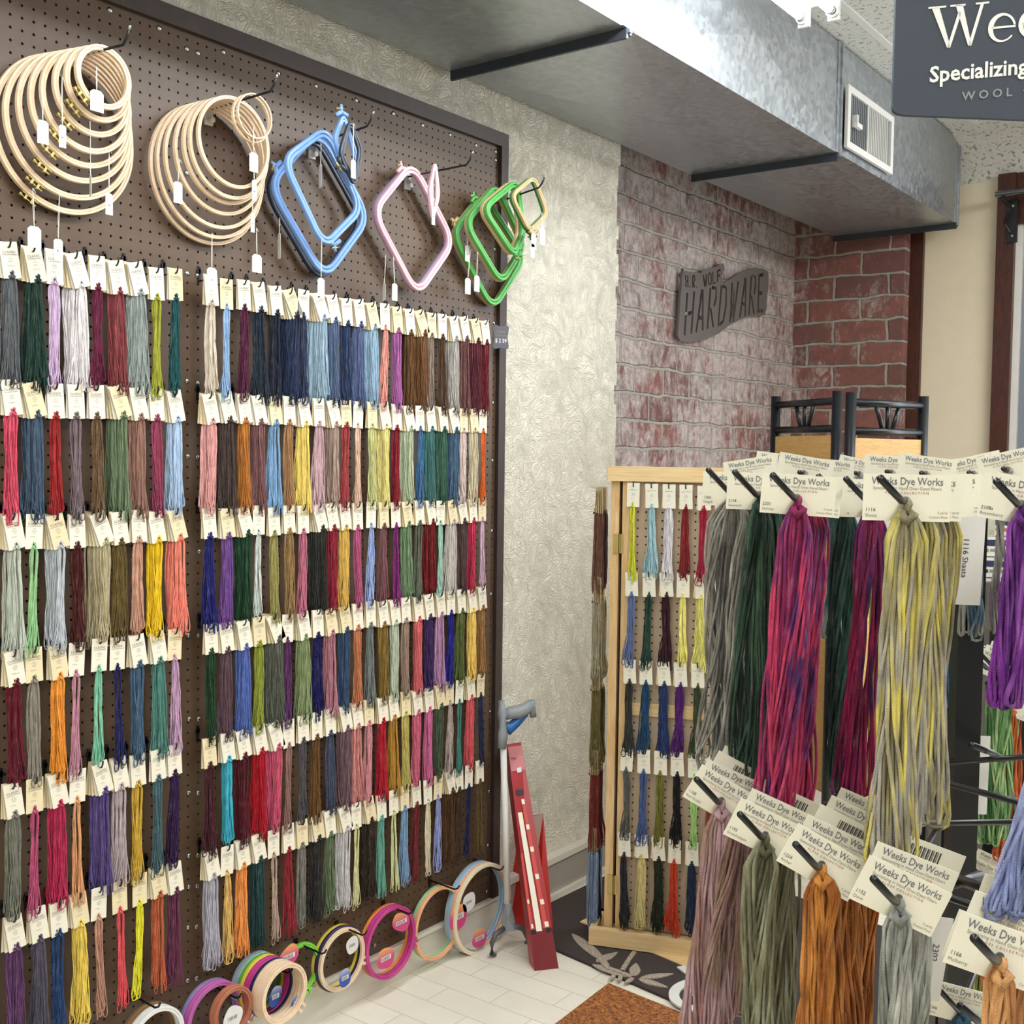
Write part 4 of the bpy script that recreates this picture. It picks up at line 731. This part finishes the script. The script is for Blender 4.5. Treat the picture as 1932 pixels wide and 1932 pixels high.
# serif letters W and e drawn as strokes with serifs
def serifW(x0, z0, H, m_):
    def P(a): m.add([(x0+u*H, -.0012, z0+v*H) for u, v in a], [tuple(range(len(a)))], m_)
    P([(-.02, 1), (.40, 1), (.40, .955), (-.02, .955)]); P([(.06, .97), (.24, .97), (.53, .02), (.45, 0)]); P([(.45, 0), (.53, .0), (.77, .80), (.70, .84)]); P([(.62, 1), (.80, .97), (1.03, .02), (.95, 0)]); P([(.95, 0), (1.03, 0), (1.30, .97), (1.22, .97)]); P([(.50, 1), (.86, 1), (.86, .955), (.50, .955)]); P([(1.10, 1), (1.42, 1), (1.42, .955), (1.10, .955)])
def serife(x0, z0, H, m_):
    r = H*.33; cx = x0+r; cz = z0+r; L_, R_ = [], []
    for a in np.linspace(math.radians(8), math.radians(322), 26):
        w_ = .045+.085*abs(math.sin(a/2+.25))**2*(1 if math.pi*.5 < a < math.pi*1.6 else .7); L_.append((cx+math.cos(a)*r, -.0012, cz+math.sin(a)*r*1.04)); R_.append((cx+math.cos(a)*(r-w_*H), -.0012, cz+math.sin(a)*(r*1.04-w_*H*.7)))
    for i in range(25): m.add([L_[i], L_[i+1], R_[i+1], R_[i]], [(0, 1, 2, 3)], m_)
    m.add([(cx-r*.75, -.0012, cz-.015*H), (cx+r*.98, -.0012, cz-.015*H), (cx+r*.98, -.0012, cz+.035*H), (cx-r*.75, -.0012, cz+.035*H)], [(0, 1, 2, 3)], m_)
lt = M['signlt']; m = MB(); Hk = 78*k
n1 = len(m.v); serifW(62*k, 120*k, Hk, lt); serife(172*k, 122*k, Hk*1.0, lt); serife(228*k, 124*k, Hk*1.0, lt)
m.glyphs('ks Dye Works', 70*k, lt, lambda x, y: (x+290*k, -.0012, y+130*k), 'LEFT', .01)
m.glyphs('Specializing in Hand', 41*k, lt, lambda x, y: (x+66*k, -.0012, y+59*k), 'LEFT', .022, .98)
m.glyphs('W O O L   \u00b7   F L O S S', 22*k, M['grayp'], lambda x, y: (x+128*k, -.0012, y+20*k), 'LEFT', .02, 1.05)
for i, (x, y, z) in enumerate(m.v): m.v[i] = (x, y, z+(x-62*k)*.095)
m.build('lettering', t)
for x in (SWd*.15, SWd*.85): MB().tube([(x, .004, SHt), (x, .004, CEIL-sp[2])], .0012, M['chrome'], 6).build('hanging_wire', t)
# ------------------------------------------------------------------ far spinner rack with black bamboo style frames
BK = plain('#15181d', .35)
def bam_frame(px0, px1, ytop, dep0, dep1, label, wood):
    a = at(px0, ytop, dep0); b = at(px1, ytop, dep1); b[2] = a[2]; d = b-a; L = np.linalg.norm(d[:2]); rz = math.atan2(d[1], d[0]); z = float(a[2])
    t = empty('spinner_rack', (a[0], a[1], 0), rz, label, 'display rack', 'bamboo topped spinner racks')
    for x in (0, L): MB().tube([(x, 0, 0), (x, 0, z)], .019, BK, 12).build('post', t, True)
    for zz in (z-.035, z-.135): MB().tube([(0, 0, zz), (L, 0, zz)], .014, BK, 10).build('rail', t, True)
    m = MB()
    for dx, e in ((-.05, -.03), (0, 0), (.05, .03)): m.tube([(L/2+dx*.5, 0, z-.13), (L/2+dx+e*.4, 0, z-.04)], .009, BK, 8)
    m.build('slat', t, True); MB().box((.015, -.008, z-.265), (L-.015, .008, z-.16), wood).build('header_board', t)
    MB().box((.02, .02, .3), (L-.02, .03, z-.28), M['bamboo']).build('panel', t)
    m = MB(); m.tube([(0, -.012, z-.30), (L, -.012, z-.30)], .005, M['black'], 8); m.build('bar', t)
    m = MB()
    for i in range(4): x = L*(.12+.25*i); m.tube([(x, -.015, z-.30), (x-.02, -.15, z-.31), (x-.02, -.17, z-.285)], .0035, M['black'], 6)
    m.build('prong', t); return t, L, z, rz, a
FR1 = bam_frame(1464, 1580, 748, 4.55, 4.15, 'left half of the black bamboo style spinner rack with wooden header board', M['bamboo'])
FR2 = bam_frame(1606, 1743, 740, 4.0, 4.2, 'right half of the black bamboo style spinner rack with wooden header board', M['bamboo'])
for fi, (t, L, z, rz, a) in enumerate((FR1, FR2)):
    Mx = Matrix.Translation((a[0], a[1], 0))@Matrix.Rotation(rz, 4, 'Z')
    for i in range(4):
        p = Mx@Vector((L*(.12+.25*i)-.02, -.13, z-.315)); col = [['#c9cbd0', '#d6d8dc', '#2b4aa0', '#3a6fb8'], ['#dfe6f0', '#9fb8cc', '#7fae9c', '#bfe0da']][fi][i]
        e = empty('blister_pack', p, rz, ['silver grey', 'white', 'dark blue', 'bright blue', 'pale blue white', 'grey blue', 'green', 'mint'][fi*4+i]+' carded accessory pack hanging from the far spinner rack', 'packet', 'carded packs on the spinner rack')
        MB().box((-.028, 0, -.11), (.028, .002, 0), plain(col, .4)).build('card', e); MB().box((-.028, -.001, -.03), (.028, 0, -.01), M['navy']).box((-.018, -.008, -.095), (.018, 0, -.045), plain('#b9bfc4', .2)).build('contents', e)
# ------------------------------------------------------------------ grey shelf with boxes at the right
a = at(1800, 1098, 2.6); sh_ = empty('shelf_unit', (a[0], a[1], 0), YAW-.2, 'grey wood and black shelf unit behind the right wire rack', 'shelf'); zt = float(a[2])
gw = mat_wood('#5d5850', '#3e3a35', 'grey_wood', (8, 8, 1), .6)
MB().box((-.05, 0, zt-.03), (.9, .35, zt), gw).build('top', sh_)
for x in (-.04, .05, .86): MB().box((x, 0.0, 0), (x+.03, .03, zt-.03), gw).build('post', sh_)
MB().box((-.04, .33, 0), (.9, .35, zt-.03), plain('#1a1a1c', .7)).build('back_panel', sh_)
for z in (.25, .6): MB().box((-.04, .02, z), (.88, .33, z+.02), M['black']).build('shelf_board', sh_)
RX = Matrix.Translation((a[0], a[1], 0))@Matrix.Rotation(YAW-.2, 4, 'Z')
for c in range(2):
    for r in range(5):
        p = RX@Vector((.08+c*.19, .04, zt+r*.048)); e = empty('thread_box', p, YAW-.2, f'white and navy floss drawer box, {["left", "right"][c]} stack, {["lowest", "second lowest", "middle", "second highest", "highest"][r]} one', 'box', 'white and navy boxes on the grey shelf')
        MB().box((-.09, 0, 0), (.09, .2, .046), M['white']).build('box_body', e); m = MB(); m.box((-.09, -.001, .034), (.09, 0, .046), M['navy'])
        for i in range(5): x = -.08+i*.036; m.box((x, -.001, .008), (x+.028, 0, .010), M['ink']).box((x, -.001, .02), (x+.008, 0, .028), plain(['#b5623a', '#20335c', '#2c2c2c', '#7c9a4c', '#8c4a7a'][(i+r) % 5], .5)).box((x+.011, -.001, .021), (x+.026, 0, .0275), M['grayink'])
        m.build('label_strip', e)
# ------------------------------------------------------------------ foreground wire rack with hand dyed floss
def wcard(seed, num, name, back=False):
    m = MB(); m.prism([(-.034, -.017), (.036, -.017), (.036, .021), (-.034, .021)], .0007, M['cardg'], lambda u, v, w: (u, w, v)); y = -.0004
    if back:
        for i in range(16): m.box((-.012+i*.0018, y, .004), (-.012+i*.0018+.0006+.0006*(i % 2), -.0001, .016), M['ink'])
        return m.mesh('card')
    T = lambda x0, z0: (lambda u, v: (x0+u, y, z0+v))
    m.glyphs('Weeks Dye Works', .0088, plain('#6d6f76', .6), T(.001, .0125), 'CENTER', .006, .82); m.glyphs('Specializing in Hand Over-Dyed Fibers', .0035, M['grayink'], T(.001, .0085), 'CENTER')
    m.glyphs('F L O S S   C O L L E C T I O N', .0026, M['redink'], T(.001, .0052), 'CENTER', .01)
    m.glyphs(num, .0042, M['ink'], T(-.032, -.0095), 'LEFT'); m.glyphs(name, .0038, M['grayink'], T(-.032, -.014), 'LEFT'); m.glyphs('5 yards', .0028, M['grayink'], T(.034, -.0105), 'RIGHT'); m.glyphs('Cotton Floss', .0028, M['grayink'], T(.034, -.0142), 'RIGHT')
    return m.mesh('card')
WB = wcard(0, '', '', True); FGB = []
def fg(px, py, Z, nsk, lenpx, wpx, cols, cname, num, nm_, tilt=0., back=(125, -6, .22), loops=17, lean=0., tip=True, twist=1.4, place='', r=.0012, turn=0.):
    """a wire hook and the skeins strung on it, set out from the place of its front card hole"""
    P0 = at(px, py, Z); P1 = at(px+back[0], py+back[1], Z+back[2]); P1[2] = P0[2]-.004; d = P1-P0; kk = Z/FPX; rz = YAW-.06+turn
    tm = mat_thread('var', cols)
    for j in range(nsk):
        s_ = .03+.80*j/max(nsk, 4); p = P0+d*s_; L = lenpx*kk*(1-.03*(j % 3)); W = wpx*kk
        which = '' if nsk == 1 else [', front one', ', second from front', ', third from front', ', fourth from front', ', fifth from front'][j]
        e = empty('hand_dyed_skein', p, rz, f'{cname} hand-dyed floss skein{place}{which}', 'floss skein', f'{cname} skeins on one hook'.replace('  ', ' '))
        th = math.radians(tilt+random.uniform(-3, 3)+(2*j if tilt == 0 else -1*j)); me = wcard(j, num, nm_) if j < 2 else WB if j % 3 == 2 else wcard(1, num, nm_)
        link('card', me, e, (0, .001, 0), (0, th, 0))
        V, F = skein_geo(100+len(FGB)*7+j, L, W*.92, loops, r*1.3, 6, 34, 1.12, twist*.5*(1 if j % 2 else -1), .7, .05, .10, .2, 3 if loops > 10 else 2)
        V[:, 0] += -V[:, 2]*lean
        KV, KF = knot_geo(.02, .0019); n0 = len(V); Fl = [tuple(f) for f in F.tolist()]+[tuple(n0+a for a in f) for f in KF]
        V = np.vstack([V, KV+np.array((0, 0, 0))]); link('threads', quad_mesh('threads', V, Fl, tm), e, (0, -.002, -.008))
    h = empty('wire_hook', P0, 0, f'black wire hook holding {cname} skeins{place}', 'hook', None); q = [P0+(P1-P0)*s_ for s_ in (1, .5, 0)]
    tp = at(px-44, py-42, Z-.05) if tip else at(px-7, py-1, Z-.015); bend = at(px-4, py+1, Z-.012); q2 = [tuple((x-P0).tolist()) for x in (q+[bend, tp])]
    MB().tube(q2, .0030, M['black'], 10).build('wire', h, True); tv = Vector(q2[-1]); dv = (tv-Vector(q2[-2])).normalized()
    FGB.append(P1)
fg(1380, 928, 1.27, 3, 520, 80, ('#8d8a84', '#b3b0a8', '#6f6f6c'), 'warm grey', '1300', 'Seagull', 4, (70, -3, .35), place=' on the leftmost top hook', lean=-.03)
fg(1430, 932, 1.18, 3, 548, 62, ('#2f4a3c', '#41604c', '#1f332c'), 'deep green', '2158', 'Seaweed', 4, (90, -3, .30), place=' on the second top hook', lean=-.03, twist=2.5)
fg(1502, 938, 1.08, 4, 645, 72, ('#c23a63', '#4a2464', '#8c2457'), 'magenta and purple', '2201', 'Sedona', 6, (60, -2, .13), place=' right of the grey ones', lean=-.05, loops=16, twist=1.8)
fg(1588, 940, 1.22, 1, 548, 55, ('#24443c', '#35584b', '#172d2a'), 'dark teal green', '2158', 'Seaweed', 3, (90, -3, .30), place=' between the magenta skeins', twist=3.)
fg(1640, 945, 1.14, 1, 575, 60, ('#a72860', '#42205c', '#7a1f4c'), 'magenta', '2201', 'Sedona', 3, (90, -3, .25), place=' beside the yellow grey skeins', lean=-.03)
fg(1705, 944, .92, 4, 700, 78, ('#a8a49a', '#e0d26a', '#8c8468'), 'yellow and grey', '1116', 'Shasta', 1, (110, -2, .20), place=' right of centre of the rack', lean=-.02, loops=18)
fg(1924, 950, .95, 2, 375, 50, ('#7b2f96', '#a05cb8', '#5b1f74'), 'violet', '2108a', 'Boysenberry', 8, (80, 0, .25), place=' at the right edge', lean=-.06)
fg(2035, 1150, .80, 2, 580, 66, ('#7f8cc0', '#9aa4cf', '#66749f'), 'periwinkle', '2333', 'Peoria Purple', 8, (80, 0, .25), place=' at the right edge', lean=-.2)
fg(1358, 1512, 1.12, 4, 500, 64, ('#a07a78', '#8f7860', '#b4939a'), 'mauve brown', '1108', 'Red Rocks', 27, (75, 0, .16), place=' on the lower left hook', lean=-.06, loops=15)
fg(1440, 1578, 1.04, 3, 500, 62, ('#78785c', '#9c9f86', '#55543c'), 'olive grey', '1193', 'Grasshopper', 27, (90, -4, .18), place=' right of the mauve brown ones', lean=-.02)
fg(1545, 1635, .97, 5, 480, 72, ('#a86428', '#8a4e1c', '#c8853c'), 'rust brown', '1224', 'Amber', 27, (120, -6, .20), place=' in the lower middle', lean=-.02)
fg(1692, 1700, .88, 3, 440, 62, ('#a4a8a0', '#c2c5be', '#868a84'), 'silver grey', '1152', 'Dove', 24, (75, -8, .20), place=' in the lower middle right', lean=-.01)
fg(1882, 1812, .78, 3, 330, 56, ('#b0723c', '#8c4a24', '#cf9a64'), 'copper', '1166', 'Mulberry', 20, (80, 0, .2), place=' in the lower right corner')
fg(1870, 1800, .86, 1, 330, 30, ('#a81c1c', '#8c1414', '#b82c24'), 'bright red', '2268', 'Fire', 20, (80, 0, .2), place=' behind the copper ones', tip=False)
fg(1600, 946, 1.62, 2, 480, 50, ('#8fc4a8', '#a9cf98', '#7fae9c'), 'mint green', '1177', 'Mint', 2, (60, 0, .2), place=' behind the dark teal one', r=.0014)
fg(1662, 946, 1.62, 2, 560, 44, ('#a08a34', '#84571c', '#8c9c48'), 'olive gold', '1221', 'Gold', 2, (60, 0, .2), place=' behind the magenta ones', r=.0014)
fg(1812, 990, 1.5, 2, 335, 50, ('#3f6ea2', '#e6e8e4', '#5c8abb'), 'blue and white', '2337', 'Americana', 2, (60, 0, .2), place=' below the white Shasta tag', r=.0014)
fg(1882, 1262, 1.75, 3, 330, 45, ('#5d8c50', '#a9c48c', '#3c6a3c'), 'variegated green', '1272', 'Fresh', 20, (40, 0, .2), place=' low behind the wire grid', r=.0014)
fg(1905, 1330, 1.8, 2, 290, 30, ('#b04a24', '#8c3a1c', '#cc6a34'), 'burnt orange', '2237', 'Fire', 20, (40, 0, .2), place=' low behind the wire grid', r=.0014)
fg(1812, 1905, 1.2, 1, 300, 50, ('#274a66', '#1f3850', '#35607c'), 'dark blue', '1306', 'Navy', 10, (50, 0, .2), place=' at the bottom edge')
fg(1858, 1655, 1.9, 2, 300, 40, ('#8c9440', '#a83c34', '#6c7430'), 'green gold', '1190', 'Olive', 25, (50, 0, .2), place=' low on the far side', r=.0014)
for i, (px, Z) in enumerate(((1415, 1.5), (1470, 1.55), (1515, 1.45), (1560, 1.6), (1620, 1.7), (1680, 1.45), (1745, 1.4), (1790, 1.55), (1835, 1.4), (1900, 1.35))):
    fg(px, 892+random.uniform(-8, 6)-(1.5-Z)*10, Z, 1, 300, 45, (['#50684c', '#706a64', '#4a3c64', '#2c4a5c', '#684048', '#54543c', '#7c6a50', '#3c3c44', '#445c6c', '#5c4c5c'][i],)*2+('#8a8a80',), ['leaf green', 'warm taupe', 'grape', 'petrol', 'rosewood', 'moss', 'sand brown', 'graphite', 'storm blue', 'heather'][i], '13%02d' % (i+10), 'Floss', random.uniform(-14, 14), (60, 2, .2), loops=9, place=f' in the far row, {ordw[i]} from left', r=.0014, tip=False)
# blank and written hang tags
for px0, px1, py0, py1, Z, tilt, txt, l in ((1790, 1862, 955, 1142, 1.12, 2, '1116 Shasta', 'reading 1116 Shasta, right of the yellow grey skeins'), (1602, 1640, 945, 1116, 1.3, 3, '2158 Seaweed', 'reading 2158 Seaweed, between dark teal and magenta skeins'), (1664, 1690, 960, 1120, 1.25, 2, '', 'narrow, behind the yellow grey skeins'),
        (1797, 1869, 1388, 1538, 1.45, 1, '', 'blank with round hole, on the bare wire prong'), (1748, 1800, 1730, 1892, 1.02, 8, '2302', 'tilted, right of the silver grey skeins'), (1453, 1470, 1602, 1680, 1.2, 4, '', 'narrow, left one among the olive skeins'), (1489, 1503, 1625, 1716, 1.18, 4, '', 'narrow, right one among the olive skeins')):
    p = at((px0+px1)/2, py0, Z); kk = Z/FPX; w_, h_ = (px1-px0)*kk, (py1-py0)*kk; e = empty('hang_tag', p, YAW, f'plain white paper hang tag {l}', 'tag', 'white hang tags on the wire rack')
    Rt = Matrix.Rotation(math.radians(tilt), 3, 'Y'); m = MB(); m.prism([(-w_/2, -h_), (w_/2, -h_), (w_/2, 0), (-w_/2, 0)], .0006, M['white'], lambda u, v, w: Rt@Vector((u, w, v)))
    if l.startswith('blank'): m.tube([(.007*math.cos(a_), -.0008, -.02+.007*math.sin(a_)) for a_ in np.linspace(0, 6.28, 13)], .0012, M['grayp'], 4)
    m.build('paper', e)
    if txt: mm = MB(); mm.glyphs(txt, .0082, M['ink'], lambda u, v: Rt@Vector((v-.002, -.0006, -h_*.32-u)), 'LEFT', 0); mm.build('writing', e)
# wire rack body: posts and bars that the hooks are hung on
B0 = np.mean(FGB[:8], axis=0); rk0 = at(1805, 1932, 1.45)
rk = empty('wire_rack', (rk0[0], rk0[1], 0), YAW, 'black wire grid display rack carrying the hand-dyed floss, right side', 'display rack'); RKI = (Matrix.Translation((rk0[0], rk0[1], 0))@Matrix.Rotation(YAW, 4, 'Z')).inverted()
def rl(p): return tuple(RKI@Vector([float(a) for a in p]))
zt = 1.55
for x, z1 in ((0, 1.54), (.42, 1.54)): MB().box((x-.016, -.005, 0), (x+.016, .02, z1), M['black']).build('post', rk)
def bar(pts, r=.0036, n='bar'): MB().tube([rl(p) for p in pts], r, M['black'], 8).build(n, rk, True)
bar([at(1430, 915, 1.6), at(1560, 913, 1.42), at(1800, 915, 1.25), at(1990, 922, 1.1)]); bar([at(1780, 885, 1.7), at(1990, 890, 1.4)]); bar([at(1790, 905, 1.75), at(1990, 910, 1.5)])
bar([at(1770, 1440, 1.42), at(1975, 1425, 1.3)]); bar([at(1768, 1473, 1.3), at(1990, 1532, 1.1)]); bar([at(1470, 1556, 1.36), at(1990, 1550, 1.36)]); bar([at(1555, 1518, 1.45), at(1640, 1520, 1.45)])
bar([at(1440, 1562, 1.27), at(1530, 1590, 1.22), at(1660, 1640, 1.17), at(1780, 1690, 1.1), at(1990, 1760, 1.0)]); bar([at(1770, 1645, 1.2), at(1862, 1680, 1.1), at(1990, 1720, 1.05)], .0055); bar([at(1790, 1670, 1.15), at(1850, 1652, 1.2)], .0055)
for a_, b_, c_ in (((1834, 1406, 1.3), (1870, 1420, 1.4), (1894, 1434, 1.42)), ((1831, 1205, 1.7), (1852, 1222, 1.8), (1990, 1226, 1.9)), ((1836, 1240, 1.6), (1862, 1260, 1.7), (1990, 1262, 1.8)), ((1812, 1898, 1.15), (1850, 1930, 1.2), (1900, 1960, 1.25)), ((1848, 1652, 1.5), (1880, 1680, 1.6), (1990, 1690, 1.7))): bar([at(*a_), at(*b_), at(*c_)], .004, 'prong')
bar([at(1835, 1480, 1.7), at(1830, 1960, 1.7)]); bar([at(1770, 1430, 1.42), at(1800, 1440, 1.45)])
# ------------------------------------------------------------------ the uncounted rest of the floss
V = np.vstack(stuffV); me = quad_mesh('floss_remainder', V, stuffF, M['threadv'], np.vstack(stuffC)); r = bpy.data.objects.new('floss_remainder', me); C.objects.link(r)
tag(r, 'embroidery floss strands hanging behind the front skeins on every hook', 'floss', None, 'stuff')
me = bpy.data.meshes.new('card_remainder'); me.from_pydata(cardV, [], cardF); me.materials.append(M['cardd']); me.update(); r = bpy.data.objects.new('card_remainder', me); C.objects.link(r)
tag(r, 'cream paper cards fanned behind the front floss cards on every hook', 'cards', None, 'stuff')
print('individual skeins', nskein, 'stuff faces', len(stuffF))
